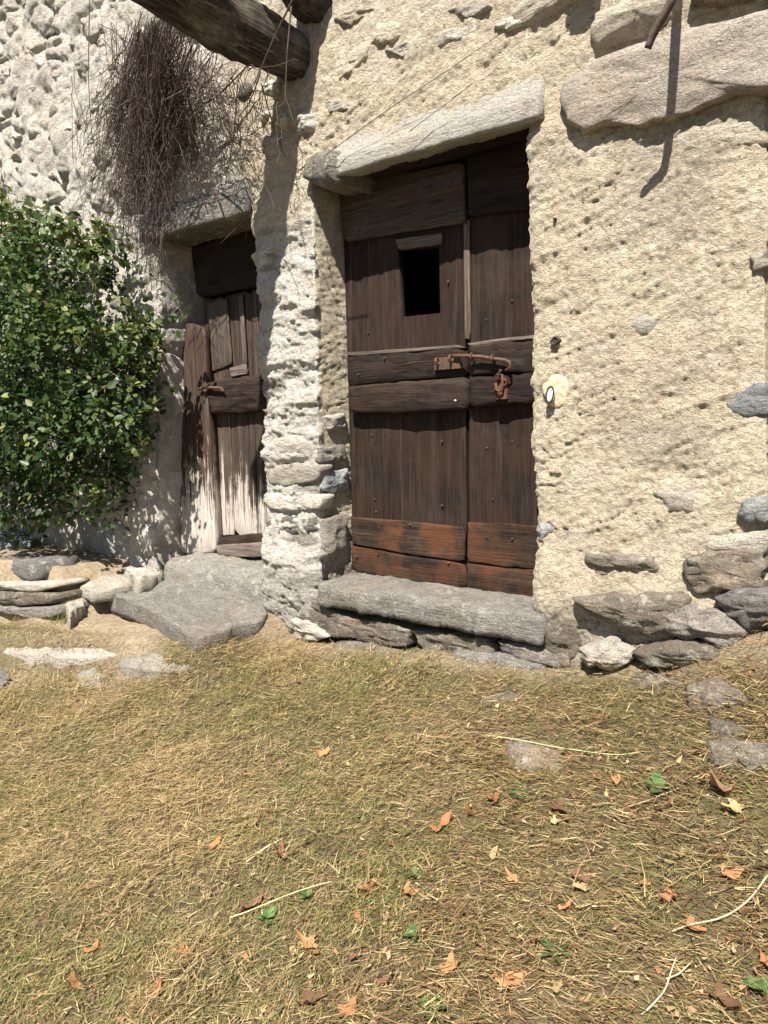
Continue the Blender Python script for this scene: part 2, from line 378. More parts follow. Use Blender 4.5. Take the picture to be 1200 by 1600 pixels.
def dustf(X, Y):
    P = np.stack([X, Y, X*0], 1)
    a = sstep(-1.5, -1.9, X)*sstep(-.95, -.55, Y+.25*fbm(P*3, 2, 3))
    b = sstep(-.30, -.12, Y+.1*fbm(P*4, 2, 4))*.6
    return np.clip(np.maximum(a, b), 0, 1)
ground = bigmesh('ground', np.stack([GX.ravel(), GY.ravel(), GZ.ravel()], 1), Fg, SOIL, {'dust': dustf(GX.ravel(), GY.ravel())})
tag(ground, 'sloping earth covered by a mown lawn in front of the house', 'ground', kind='structure')

# ------------------------------------------------------------------ house
house = empty('stone_house', (0, 0, 0), 'old rubble stone house wall with cream lime render and plank doors', 'house')
def edge(pts, Y=0.0):
    Q = np.array([at(x, y, Y) for x, y in pts]); o = np.argsort(Q[:, 2]); Q = Q[o]
    return lambda z: np.interp(z, Q[:, 2], Q[:, 0])
eXL2 = edge([(246, 385), (243, 600), (239, 860)]); eXR2 = edge([(388, 340), (403, 600), (416, 840)])
eXL1 = edge([(483, 300), (489, 550), (498, 890)]); eXR1 = edge([(822, 190), (826, 640), (843, 935)])
eXE = edge([(1196, 0), (1196, 500), (1192, 910)])
RD = .36
zs = np.r_[np.arange(-.15, 2.45, .0066), np.arange(2.45, 4.2, .011)]; NZ = len(zs)
Z2, Z1, Z3 = 2.10, 2.16, 2.75           # rows above these close the openings (behind the lintels)
SEG = [('C', 230), ('r2a', 30), ('o2', 48), ('r2b', 30), ('P', 46), ('r1a', 30), ('o1', 84), ('r1b', 30), ('A', 116), ('r3a', 26), ('o3', 26), ('r3b', 20), ('D', 30)]
X_ = []; Y_ = []; NX_ = []; NY_ = []; lab = []
wl2, wr2, wl1, wr1, wE = eXL2(zs), eXR2(zs), eXL1(zs), eXR1(zs), eXE(zs)
wr3 = wE+.92
def front(x0, x1, n, pw=1.0):
    t = np.linspace(0, 1, n)**pw; return x0[:, None]+(x1-x0)[:, None]*t[None, :]
def add(x, y, nxv, nyv, name): X_.append(x); Y_.append(y); NX_.append(nxv); NY_.append(nyv); lab.extend([name]*x.shape[1])
one = np.ones(NZ)
CR = .022
def rnd_corner(e, r=.022): return np.exp(-np.abs(e)/r)
def addfront(x0, x1, n, name, ca, cb, pw=1.0):
    x = front(x0, x1, n, pw); ea = rnd_corner(x-x0[:, None])*ca[:, None]; eb = rnd_corner(x1[:, None]-x)*cb[:, None]
    add(x, CR*(ea+eb), .7*(-ea+eb), -1+.3*(ea+eb), name)
def addreveal(x0, n, name, sgn, inward, op, xa, xb):           # op: open rows; xa..xb the flat span of the closed rows
    t = np.linspace(0, 1, n) if inward else np.linspace(1, 0, n)
    y = (CR+(RD-CR)*t[None, :])*one[:, None]; e = rnd_corner(y-CR)
    xo = x0[:, None]+0*y; xc = xa[:, None]+(xb-xa)[:, None]*np.linspace(0, 1, n)[None, :]
    o = op[:, None]
    add(np.where(o, xo, xc), np.where(o, y, 0), np.where(o, sgn*(1-.3*e), 0), np.where(o, -.7*e, -1), name)
def addopen(xa, xb, n, name): x = front(xa, xb, n); add(x, x*0, x*0, x*0-1, name)
op1, op2, op3 = zs < Z1, zs < Z2, zs < Z3
f1, f2, f3 = op1.astype(float), op2.astype(float), op3.astype(float)
L2a, L2b = wl2+.25*(wr2-wl2), wl2+.75*(wr2-wl2); L1a, L1b = wl1+.2*(wr1-wl1), wl1+.8*(wr1-wl1); L3a, L3b = wE+.3*(wr3-wE), wE+.7*(wr3-wE)
addfront(one*-5.6, wl2, 250, 'C', 0*one, f2, .62)
addreveal(wl2, 30, 'r2a', 1, True, op2, wl2, L2a); addopen(L2a, L2b, 48, 'o2'); addreveal(wr2, 30, 'r2b', -1, False, op2, L2b, wr2)
addfront(wr2, wl1, 60, 'P', f2, f1)
addreveal(wl1, 30, 'r1a', 1, True, op1, wl1, L1a); addopen(L1a, L1b, 84, 'o1'); addreveal(wr1, 30, 'r1b', -1, False, op1, L1b, wr1)
addfront(wr1, wE, 140, 'A', f1, f3)
addreveal(wE, 26, 'r3a', 1, True, op3, wE, L3a); addopen(L3a, L3b, 26, 'o3'); addreveal(wr3, 20, 'r3b', -1, False, op3, L3b, wr3)
addfront(wr3, one*4.5, 30, 'D', f3, 0*one)
WX, WY, WNX, WNY = [np.hstack(a) for a in (X_, Y_, NX_, NY_)]
nc = WX.shape[1]; WZ = zs[:, None]+0*WX
P = np.stack([WX.ravel(), WY.ravel(), WZ.ravel()], 1)
Nn = np.stack([WNX.ravel(), WNY.ravel(), 0*WX.ravel()], 1); Nn /= np.linalg.norm(Nn, axis=1)[:, None]+1e-9
x, y, z = P.T
pil = sstep(-1.60, -1.50, x)*sstep(-1.07, -1.13, x)*sstep(2.02, 1.85, z)*(1-sstep(.02, .06, y)*sstep(-1.3, -1.2, x))
left = np.maximum(sstep(-1.45, -1.75, x), 0)
lump = sstep(2.35, 2.55, z+.12*fbm(P*3, 2, 77))*sstep(.2, -.1, x)*.25
rub = np.clip(np.maximum(left, lump), 0, 1)
Pw = P+.05*np.stack([fbm(P*6, 2, 2), 0*x, fbm(P*6+9, 2, 4)], 1)
Pt = P.copy(); Pt[:, 2] = z-.28*x                                   # the trowel strokes rise to the right
F1, F2 = worley(Pw*np.array([4.6, 4.6, 7.0]), 3)
crack = sstep(.05, .0, np.abs(fbm(Pt*np.array([4, 4, 13])+.35*fbm(P*7, 2, 6)[:, None], 2, 42)))*sstep(.0, .5, vn(Pt*np.array([4, 4, 7])+2, 43))
nick = sstep(.30, .62, fbm(Pt*np.array([26, 26, 80]), 2, 61))*sstep(-.3, .2, vn(P*5+7, 62))
sand = fbm(P*np.array([3.1, 3.1, 4.0]), 2, 63)                      # smoother and rougher patches of render
d_cream = .018*fbm(P*2.4, 3, 21)+.013*fbm(Pt*np.array([6, 6, 13]), 3, 31)+.007*(ridge(Pt*np.array([10, 10, 30]), 2, 41)-.6)*(1+sand)+.0035*vn(P*52, 51)+.0035*vn(P*90, 52)
d_cream = d_cream-.014*crack-.0035*nick
lump2 = 1-sstep(.0, .22, F2-F1)
d_rub = .034*(1-np.clip(F1*1.2, 0, 1))-.030*lump2*sstep(-.1, .5, vn(P*4, 9))+.024*fbm(P*5, 3, 71)+.010*fbm(P*19, 2, 75)+.006*vn(P*44, 81)
d_pil = .028*fbm(P*np.array([4, 4, 9]), 2, 91)+.020*fbm(P*np.array([8, 8, 22]), 3, 95)+.014*(ridge(P*np.array([7, 7, 22]), 2, 97)-.6)+.006*vn(P*50, 99)+.004*vn(P*85, 98)
D = d_cream*(1-rub)+d_rub*rub; D = D*(1-pil)+d_pil*pil
foot = sstep(.62, .34, z+.06*fbm(P*4, 2, 13))*(sstep(-.05, .05, x)+sstep(-1.05, -1.15, x)*sstep(-1.6, -1.5, x)); D = D+foot*(.05+.03*fbm(P*6, 3, 14))*sstep(.06, .0, y)
D = D*(1-.45*sstep(.03, .06, y)); P2 = P+Nn*D[:, None]
lime = np.clip(np.maximum(pil, rub*.85+0*x)+.18*fbm(P*5, 2, 15), 0, 1)
bare = np.clip(rub*sstep(.5, .1, lump2)*sstep(.15, .5, vn(P*4.5+3, 19))*.40, 0, 1)
bare = np.maximum(bare, pil*sstep(.2, .5, fbm(P*np.array([5, 5, 15]), 3, 16))*.85)
bare = np.maximum(bare, sstep(.42, .25, z+.1*fbm(P*5, 2, 18))*.55*(1-rub))
bare = np.maximum(bare, (1-rub)*(1-pil)*.38*sstep(.16, .42, fbm(P*np.array([2.2, 2.2, 4.2])+4, 4, 23))*sstep(.15, .5, x))
bare = np.maximum(bare, (1-pil)*.55*sstep(.18, .42, fbm(P*np.array([3.5, 3.5, 7])+8, 4, 24))*sstep(1.95, 2.15, z)*sstep(.15, .35, x))
ii = np.arange(NZ*nc).reshape(NZ, nc)
Fw = np.stack([ii[:-1, :-1], ii[:-1, 1:], ii[1:, 1:], ii[1:, :-1]], -1)
lab = np.array(lab); keep = np.ones((NZ-1, nc-1), bool)
for nm, op in (('o2', op2), ('o1', op1), ('o3', op3)):
    c = np.where(lab == nm)[0]; keep[np.ix_(op[:-1], np.arange(c[0]-1, c[-1]+1))] = False
wall = bigmesh('wall', P2, Fw[keep], PLASTER, {'lime': lime, 'bare': bare}, parent=house)
wall['label'] = 'cream and white lime rendered rubble wall'
print('wall', len(P2))
# dim room behind the doors
def boxverts(x0, x1, y0, y1, z0, z1): return [(a, b, c) for a in (x0, x1) for b in (y0, y1) for c in (z0, z1)]
BF = [(0, 1, 3, 2), (4, 6, 7, 5), (0, 4, 5, 1), (2, 3, 7, 6), (0, 2, 6, 4), (1, 5, 7, 3)]
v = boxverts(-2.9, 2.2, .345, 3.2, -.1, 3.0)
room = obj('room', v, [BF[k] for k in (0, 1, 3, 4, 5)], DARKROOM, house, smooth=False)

# ---- stones showing in the wall
def wstone(px, Y, m, thick=.12, bulge=.02, rough=.010, rad=.02, label=None, name='stone', n=36, jag=.008, freq=14):
    s_ = slab(name, PX(px, Y), TOWARD, thick, m, wall, bulge, rad, rough, n, jag, freq=freq)
    if label: s_['label'] = label
    return s_
# the big boulder and its neighbours, top right
wstone([(876, 128), (930, 92), (1000, 66), (1062, 44), (1120, 34), (1215, 8), (1215, 138), (1150, 142), (1100, 160), (1050, 180), (1000, 196), (950, 190), (910, 206), (886, 190), (872, 160)], -.040, PINKST, .22, .018, .024, .012, 'large pinkish boulder', n=64, freq=6)
wstone([(925, 20), (990, -8), (1060, -40), (1075, -10), (1050, 32), (985, 60), (925, 76), (918, 50)], -.015, BUFF, .16, .03, .02, n=44, freq=8)
wstone([(1085, -70), (1230, -90), (1230, -32), (1160, -8), (1100, 6), (1076, -10)], -.05, BROWNST, .2, .03, .02)
wstone([(790, 20), (850, -30), (930, -50), (918, -2), (890, 6), (850, 30), (810, 42)], -.008, BUFF, .1, .02, .015)
# faint stones that swell through the render on the right
for px, Y, m in [([(1010, 215), (1075, 195), (1150, 190), (1200, 180), (1200, 225), (1120, 235), (1050, 250)], .006, BUFF),
                 ([(970, 490), (1010, 478), (1042, 495), (1030, 522), (1000, 530), (975, 515)], .006, PALEST),
                 ([(1140, 610), (1196, 596), (1198, 650), (1150, 655), (1125, 635)], .002, BLUEST),
                 ([(1155, 785), (1198, 770), (1196, 822), (1160, 822), (1148, 805)], -.03, BLUEST),
                 ([(1020, 770), (1070, 757), (1100, 778), (1085, 800), (1040, 806)], .0, PALEST),
                 ([(1095, 850), (1140, 830), (1198, 828), (1196, 868), (1140, 868), (1100, 862)], -.01, PALEST),
                 ([(838, 812), (862, 818), (876, 822), (858, 842), (842, 852), (836, 832)], -.005, BLUEST),
                 ([(1165, 395), (1197, 388), (1197, 420), (1175, 430)], .004, PALEST), ([(985, 860), (1022, 868), (1030, 880), (990, 880), (972, 870)], -.005, PALEST)]:
    wstone(px, Y, m, .1, .008, .008, .02)
# foundation course right of the door
for px, Y, m, b in [([(912, 866), (960, 862), (1020, 872), (1030, 890), (1010, 900), (960, 906), (925, 900), (914, 884)], -.03, BROWNST, .02),
                    ([(1068, 870), (1110, 862), (1188, 862), (1192, 918), (1130, 922), (1090, 928), (1068, 914)], -.06, BROWNST, .02),
                    ([(898, 936), (950, 928), (1010, 930), (1064, 934), (1075, 950), (1050, 984), (1020, 998), (960, 985), (920, 962), (904, 950)], -.10, BROWNST, .04),
                    ([(1026, 958), (1070, 952), (1130, 962), (1160, 990), (1132, 1016), (1100, 1006), (1060, 996), (1030, 982)], -.12, GREY, .04),
                    ([(1112, 934), (1150, 920), (1215, 922), (1215, 975), (1170, 984), (1130, 966)], -.10, GREY, .04),
                    ([(900, 1014), (930, 1004), (965, 1010), (985, 1030), (960, 1050), (915, 1042)], -.15, PALEST, .03),
                    ([(985, 1020), (1040, 1004), (1110, 1010), (1130, 1030), (1070, 1045), (1000, 1045)], -.16, BROWNST, .03),
                    ([(842, 940), (895, 930), (905, 960), (890, 985), (850, 975)], -.02, PALEST, .02),
                    ([(846, 985), (905, 975), (915, 1010), (890, 1045), (850, 1020)], -.04, BROWNST, .02)]:
    wstone(px, Y, m, .16, b*.6, .028, .014, n=48, jag=.012, freq=11)
# stones beneath the doorstep
for px, Y, m in [([(450, 930), (500, 945), (555, 968), (600, 972), (555, 1000), (515, 995), (470, 970)], -.05, BROWNST),
                 ([(548, 978), (600, 972), (640, 985), (636, 1012), (590, 1010), (555, 1000)], -.06, BROWNST),
                 ([(642, 985), (700, 988), (760, 1000), (775, 1022), (720, 1026), (660, 1018)], -.05, BROWNST),
                 ([(705, 1020), (770, 1022), (840, 1042), (845, 1062), (770, 1064), (712, 1050)], -.09, GREY),
                 ([(520, 1005), (570, 1006), (620, 1020), (600, 1034), (545, 1030), (515, 1020)], -.09, BROWNST),
                 ([(775, 1002), (835, 1010), (888, 1030), (880, 1048), (830, 1036), (785, 1022)], -.06, GREY),
                 ([(620, 1022), (700, 1026), (712, 1048), (640, 1048), (605, 1036)], -.10, BROWNST),
                 ([(452, 965), (480, 972), (512, 995), (490, 1004), (458, 996)], -.07, MORTARST)]:
    wstone(px, Y, m, .14, .008, .02, .01, n=44, jag=.01, freq=12)
# pillar stones between the doors
for px, Y, m in [([(418, 452), (440, 445), (478, 448), (484, 462), (450, 472), (424, 470)], -.005, BLUEST),
                 ([(412, 512), (450, 500), (486, 505), (484, 522), (440, 530), (414, 526)], -.004, MORTARST),
                 ([(425, 560), (460, 548), (484, 560), (478, 582), (440, 586)], -.006, PALEST),
                 ([(410, 640), (440, 634), (470, 640), (460, 652), (425, 656)], -.004, GREY),
                 ([(415, 690), (450, 676), (486, 684), (490, 712), (450, 716), (420, 710)], -.010, MORTARST),
                 ([(414, 735), (460, 722), (500, 728), (495, 750), (450, 762), (418, 756)], -.02, PALEST),
                 ([(413, 815), (450, 806), (492, 808), (494, 828), (450, 836), (415, 832)], -.012, GREY),
                 ([(418, 772), (460, 768), (505, 774), (500, 796), (440, 800), (416, 794)], -.02, MORTARST),
                 ([(445, 850), (490, 842), (500, 870), (490, 896), (455, 900)], -.02, MORTARST),
                 ([(440, 905), (480, 898), (496, 915), (470, 930), (445, 922)], -.04, GREY),
                 ]:
    wstone(px, Y+.004, m, .1, .006, .014, .012, n=40)
def ax(x_, y_, Xv): d = ray(x_, y_); return CAM+d*(Xv-CAM[0])/d[0]
for px, m in [([(502, 700), (540, 694), (545, 716), (520, 727), (500, 722)], GREY), ([(504, 738), (544, 732), (547, 764), (522, 772), (503, 764)], BLUEST), ([(503, 812), (530, 800), (544, 815), (543, 856), (522, 878), (504, 860)], PALEST), ([(506, 650), (540, 645), (542, 668), (515, 672)], MORTARST)]:
    slab('stone', [ax(a_, b_, -1.095) for a_, b_ in px], (1, -.15, 0), .06, m, wall, .008, .012, .012, 40, .005)
# rubble stones of the upper left wall
placed = []
tries = 0
while len(placed) < 135 and tries < 9000:
    tries += 1
    px_, py_ = rnd.uniform(-60, 500), rnd.uniform(-40, 345)
    if px_ > 215 and py_ > 300: continue
    q = at(px_, py_); r_ = rnd.choice([.04, .055, .075, .095, .115, .135])
    if any((q[0]-a)**2+(q[2]-b)**2 < ((r_+c)*1.05)**2 for a, b, c in placed): continue
    if q[0] > -1.3 and (abs(q[0]+1.15) < .25 and abs(q[2]-2.62) < .2): continue
    if q[0] > -1.6 and q[2] < 2.3: continue
    placed.append((q[0], q[2], r_))
for a, b, r_ in placed:
    th = rnd.uniform(-.5, .35); asp = rnd.uniform(.5, .85); pts = []
    ph = rnd.uniform(0, 6); kk = rnd.choice([5, 6, 7])
    for k in range(kk):
        t = 2*math.pi*k/kk+ph; rr = r_*rnd.uniform(.78, 1.15); u, w = rr*math.cos(t), rr*asp*math.sin(t)
        pts.append((a+u*math.cos(th)-w*math.sin(th), rnd.choice([-.022, -.014, -.006]), b+u*math.sin(th)+w*math.cos(th)))
    slab('stone', pts, (rnd.uniform(-.2, .2), -1, rnd.uniform(-.1, .25)), .07, rnd.choice([MORTARST, MORTARST, MORTARST, PALEST, PALEST, GREY]), wall, r_*rnd.uniform(.08, .2), r_*.25, r_*.22, 40 if r_ > .06 else 24, r_*.14, freq=13)
# flattish stones bedded above the main lintel
for px, m in [([(498, 118), (535, 80), (580, 62), (575, 88), (540, 120), (508, 138)], BUFF), ([(560, 52), (610, 30), (640, 40), (615, 66), (570, 74)], BUFF), ([(655, 62), (690, 48), (735, 40), (728, 58), (680, 74)], MORTARST),
              ([(600, 78), (640, 64), (665, 72), (630, 92)], MORTARST), ([(690, 18), (740, -2), (770, 8), (735, 30)], MORTARST), ([(520, 30), (560, 5), (585, 12), (550, 40)], BUFF), ([(770, 40), (800, 22), (822, 34), (790, 52)], MORTARST), ([(505, 160), (530, 150), (540, 170), (512, 182)], MORTARST)]:
    wstone(px, -.008, m, .1, .004, .016, .008, n=40, jag=.01, freq=16)
# ---- lintels, sills
def prism(name, prof, m, parent, x0, x1, seg=40, rough=.01, seed=1, taper=None, freq=9):
    """A long stone: closed (Y,Z) profile swept along X with an uneven surface."""
    prof = np.asarray(prof, float); Q = resample(np.c_[prof, np.zeros(len(prof))], 36)[:, :2]; V = []; xs = np.linspace(x0, x1, seg); k = len(Q)
    for i, xx in enumerate(xs):
        e = min(i, seg-1-i); sh = (1 if e > 0 else .95); c = Q.mean(0)
        q = c+(Q-c)*sh; dz = taper(xx) if taper else (0, 0)
        for a, b in q: V.append((xx, a+dz[0], b+dz[1]))
    V = np.array(V); c = V.mean(0); dirn = V-np.c_[V[:, 0], np.tile(Q.mean(0), (seg*k, 1))]; dirn /= np.linalg.norm(dirn, axis=1)[:, None]+1e-9
    V = V+dirn*(rough*(fbm(V*freq+seed, 3, seed)+.4*vn(V*55, seed)))[:, None]
    F = [(i*k+j, i*k+(j+1) % k, (i+1)*k+(j+1) % k, (i+1)*k+j) for i in range(seg-1) for j in range(k)]
    F += [tuple(range(k-1, -1, -1)), tuple((seg-1)*k+j for j in range(k))]
    o = obj(name, V, F, m, parent); fix_normals(o); return o
o = prism('lintel', [(-.040, 2.072), (.07, 2.085), (.12, 2.32), (.045, 2.31), (-.032, 2.155), (-.045, 2.14)], LINTEL, house, -.945, .045, 70, .009, 3)
o['label'] = 'long pale grey stone lintel over the large door'
prism('inner_lintel', [(.065, 2.10), (.36, 2.095), (.36, 2.26), (.065, 2.26)], WH, house, -1.16, .03, 20, .004, 8)
wstone([(474, 248), (500, 232), (530, 234), (536, 262), (530, 286), (490, 290), (472, 276)], -.04, GREY, .24, .02, .016, .02)
o = prism('lintel', [(-.05, 2.02), (.22, 2.02), (.22, 2.22), (.0, 2.20), (-.045, 2.13)], GREY, house, -2.36, -1.50, 44, .016, 5)
o['label'] = 'grey stone lintel over the narrow door'
o = prism('doorstep', [(-.085, .18), (.30, .17), (.30, .282), (.1, .288), (-.07, .288), (-.09, .265)], FLAG, house, -1.06, .09, 80, .015, 11, freq=13)
o['label'] = 'long grey granite doorstep under the large door'
prism('doorstep', [(-.06, .05), (.36, .03), (.36, .285), (-.0, .275), (-.05, .22)], FLAG, house, -2.30, -1.47, 40, .014, 13)
# ---- main door
DY = .225
def board(name, px, Y, thick, m, parent, rough=.003, jag=.003, rad=.005, bulge=.002, n=40, label=None):
    o = slab(name, PX(px, Y), TOWARD, thick, m, parent, bulge, rad, rough, n, jag, back=False, freq=9)
    if label: o['label'] = label
    return o
def cboard(name, px, Y, thick, m, parent):                      # a straight board with a notch: concave outline
    P_ = np.array(PX(px, Y)); n = len(P_); B = P_+np.array([0, thick, 0])
    bm = bmesh.new(); a = [bm.verts.new(p) for p in P_]; b = [bm.verts.new(p) for p in B]
    bm.faces.new(a); bm.faces.new(b[::-1])
    for i in range(n): bm.faces.new((a[i], b[i], b[(i+1) % n], a[(i+1) % n]))
    bmesh.ops.recalc_face_normals(bm, faces=bm.faces); bmesh.ops.triangulate(bm, faces=[f for f in bm.faces if len(f.verts) > 4])
    c = P_.mean(0); bm.transform(Matrix.Translation(-Vector(c))); me = bpy.data.meshes.new(name); bm.to_mesh(me); bm.free(); me.materials.append(m)
    o = bpy.data.objects.new(name, me); link(o, parent); o.location = Vector(c)-Vector(WLOC(parent)); return o
# the door's rear ledges form the leaf that carries the planks
door = obj('door', *merge([(boxverts(-1.14, .05, DY+.04, DY+.075, .98, 1.12), BF)]), WH, house, smooth=False)
door['label'] = 'large dark brown plank door with a square peephole'
R_ = 868
for z0, z1 in ((.32, .5), (2.0, 2.12)): obj('ledge', boxverts(-1.14, .05, DY+.04, DY+.075, z0, z1), BF, WH, door, smooth=False)
board('plank', [(536, 340), (622, 330), (622, 392), (629, 496), (631, 880), (552, 880)], DY, .035, WV, door)
cboard('plank', [(623, 330), (726, 320), (729, 880), (632, 880), (630, 495), (688, 489), (686, 385), (623, 391)], DY+.002, .035, WV, door)
board('plank', [(731, 240), (R_, 200), (R_, 920), (734, 905)], DY-.004, .04, WV, door)
board('head_board', [(530, 292), (622, 272), (724, 252), (726, 348), (632, 362), (536, 378)], DY-.035, .034, WTOP, door, .005, label='wide grey brown board across the door head')
board('head_board', [(729, 246), (R_, 205), (R_, 322), (731, 338)], DY-.03, .025, WH, door)
board('batten', [(724, 342), (733, 340), (735, 530), (726, 534)], DY-.016, .014, WSTRIP, door, .002, .002, .003, .001, 28, 'thin pale batten beside the peephole')
board('batten', [(617, 374), (690, 364), (690, 382), (622, 391)], DY-.012, .011, WSTRIPH, door, .002, .002, .003, .001, 28)
board('cross_bar', [(540, 553), (632, 548), (727, 541), (728, 588), (632, 596), (541, 604)], DY-.05, .048, WH, door, .012, .005, .018, .008)
board('cross_bar', [(541, 603), (632, 596), (728, 588), (729, 640), (632, 646), (544, 646)], DY-.058, .056, WH, door, .012, .005, .02, .008)
board('cross_bar', [(731, 540), (780, 530), (R_, 522), (R_, 580), (731, 588)], DY-.05, .045, WH, door, .012, .005, .016, .006)
board('cross_bar', [(731, 589), (R_, 581), (R_, 628), (733, 636)], DY-.055, .05, WH, door, .012, .005, .016, .006)
board('batten', [(536, 551), (632, 545), (727, 538), (727, 543), (632, 550), (536, 557)], DY-.052, .04, WSTRIPH, door, .001, .001, .003, .001, 24)
board('batten', [(729, 537), (780, 529), (R_, 520), (R_, 526), (780, 534), (729, 542)], DY-.051, .04, WSTRIPH, door, .001, .001, .003, .001, 24)
board('bottom_board', [(548, 808), (632, 814), (726, 824), (726, 878), (632, 864), (549, 850)], DY-.022, .02, WR, door, .005, .004)
board('bottom_board', [(549, 853), (632, 867), (726, 881), (727, 922), (640, 908), (549, 892)], DY-.020, .02, WR, door, .005, .004, label='bottom board with a reddish raw end')
board('bottom_board', [(730, 816), (790, 818), (R_, 824), (R_, 890), (790, 886), (730, 878)], DY-.024, .02, WR, door, .005, .004)
board('bottom_board', [(729, 880), (790, 888), (R_, 892), (R_, 950), (790, 935), (729, 926)], DY-.022, .02, WR, door, .005, .004)
board('chip', [(645, 283), (720, 262), (722, 286), (650, 306)], DY-.038, .006, DARKRIM, door, .002, .003, .002, 0, 20)
# iron bolt with rings, staples and padlock
by = DY-.085
pts = [at(x_, y_, by) for x_, y_ in [(708, 556), (730, 556), (755, 558), (775, 561), (790, 563)]]+[at(797, 566, by-.012), at(797, 574, by-.02), at(790, 579, by-.022)]
V_, F_ = tube(pts, [.008]*5+[.007, .006, .006], 8); bolt = obj('bolt', V_, F_, RUST, door); bolt['label'] = 'rusty sliding iron bolt'
def ring(c, r, tr, ax=(0, 1, 0), k=16, sx=1.0):
    a = np.array([1, 0, 0]); b = np.array([0, 0, 1]); P_ = []
    if ax[0]: a = np.array([0, 1, 0])
    for i in range(k+1): t = 2*math.pi*i/k; P_.append(np.array(c)+r*(a*math.cos(t)*sx+b*math.sin(t)))
    return tube(P_, [tr]*(k+1), 6)
for (cx, cy) in ((683, 565), (704, 560), (737, 557), (770, 560)):
    c_ = at(cx, cy, by); V_, F_ = ring(c_, .013, .0045, (1, 0, 0)); o = obj('staple', V_, F_, RUST, door)
pl = obj('iron_plate', *merge([(boxverts(*(at(676, 0, 0)[0]*0+np.array([at(676, 560, by)[0], at(716, 560, by)[0]])), by+.012, by+.03, at(690, 577, by)[2], at(690, 558, by)[2]), BF)]), RUST, door, smooth=False)
lk = at(780, 602, by-.01)
V_, F_ = merge([tube([lk+np.array(q) for q in [(-.016, .03, .035), (-.014, 0, .04), (.0, -.004, .046), (.014, 0, .04), (.016, 0, .0), (.014, 0, -.018), (0, 0, -.024), (-.014, 0, -.018), (-.016, 0, .01)]], [.0055]*9, 6)])
obj('padlock_shackle', V_, F_, RUSTRED, door)
V_, F_ = merge([tube([at(782, 578, by-.02), at(778, 590, by-.01), at(774, 600, by+.005), at(772, 612, by+.02)], [.006, .006, .005, .005], 6),
                (boxverts(lk[0]-.022, lk[0]+.024, by+.006, by+.03, lk[2]-.055, lk[2]+.03), BF)])
obj('lock_plate', V_, F_, RUSTRED, door, smooth=False)['label'] = 'red rusted hasp plate'
V_, F_ = ring(at(788, 598, by), .012, .004, (0, 1, 0), sx=.7); obj('ring', V_, F_, RUSTRED, door)
for (cx, cy) in ((711, 626), (587, 800), (556, 870), (590, 866), (700, 880), (640, 820), (760, 840), (800, 842), (600, 560), (560, 585), (570, 318), (700, 292), (560, 360), (575, 400), (700, 440), (575, 520), (760, 500), (800, 470), (580, 680), (690, 690), (760, 700), (800, 690), (585, 780), (690, 790), (770, 780)):
    c_ = at(cx, cy, DY-.045 if cy < 370 else (DY-.066 if 540 < cy < 640 else (DY-.03 if cy > 805 else DY-.008))); V_, F_ = tube([c_+np.array([0, .02, 0]), c_, c_+np.array([0, -.003, 0])], [.004, .0045, .003], 6); obj('nail', V_, F_, WHITE if cx == 711 else RUST, door)

# ---- narrow door
LY = .25
post = slab('door_post', PX([(271, 514), (290, 505), (318, 508), (321, 560), (328, 680), (338, 864), (284, 867), (277, 700), (272, 600)], .19), TOWARD, .05, WPOST, house, .004, .010, .008, 44, .005, back=False, freq=7)
post['label'] = 'round edged door post with whitened foot'
door2 = obj('door', *merge([(boxverts(-2.46, -1.46, LY+.04, LY+.07, 1.2, 1.3), BF)]), WH, house, smooth=False)
door2['label'] = 'narrow weathered plank door with whitened foot'
for z0, z1 in ((.4, .5), (1.85, 2.0)): obj('ledge', boxverts(-2.46, -1.46, LY+.04, LY+.07, z0, z1), BF, WH, door2, smooth=False)
board('plank', [(318, 470), (352, 462), (366, 838), (337, 838)], LY, .03, WLEFT, door2)
board('plank', [(353, 462), (392, 452), (402, 838), (367, 838)], LY+.004, .03, WLEFT, door2)
board('plank', [(393, 452), (440, 445), (450, 838), (403, 838)], LY+.001, .03, WLEFT, door2)
board('plank', [(324, 474), (354, 466), (362, 570), (330, 582)], LY-.014, .013, WPALE, door2, .004, .005, label='pale bare board on the narrow door')
board('batten', [(372, 462), (379, 460), (386, 572), (380, 572)], LY-.012, .012, WPALE, door2, .002, .002, .003, .001, 24)
board('batten', [(358, 575), (384, 568), (386, 584), (360, 590)], LY-.016, .015, WSTRIPH, door2, .002, .002, .003, .001, 24)
board('cross_bar', [(318, 598), (366, 590), (440, 580), (442, 640), (366, 646), (322, 648)], LY-.06, .058, WH, door2, .014, .006, .02, .008)
board('head_board', [(296, 388), (352, 368), (440, 338), (440, 440), (352, 455), (306, 466)], LY-.05, .05, WH, door2, .01, .005, .015)
board('bottom_board', [(338, 840), (376, 836), (440, 830), (445, 848), (376, 852), (340, 853)], LY-.03, .03, WH, door2, .005, .004)
thr = board('threshold', [(338, 852), (376, 850), (440, 846), (450, 868), (376, 871), (338, 867)], LY-.07, .1, WSTRIPH, house, .004, .004)
V_, F_ = tube([at(x_, y_, LY-.085) for x_, y_ in [(310, 608), (322, 605), (335, 606), (345, 606), (350, 612)]], [.007, .008, .008, .007, .006], 7); obj('latch', V_, F_, RUST, door2)

# ---- third doorway at the right end: planks in deep shade
door3 = obj('door', boxverts(.70, 1.82, .33, .36, .3, 2.8), BF, WH, house, smooth=False); door3['label'] = 'dark plank door at the end of the wall'
for k in range(5): obj('plank', boxverts(.705+k*.222, .922+k*.222, .295, .33, .3, 2.8), BF, WV, door3, smooth=False)
prism('doorstep', [(-.05, .2), (.33, .2), (.33, .42), (-.05, .41)], GREY, house, .84, 1.74, 30, .01, 17)

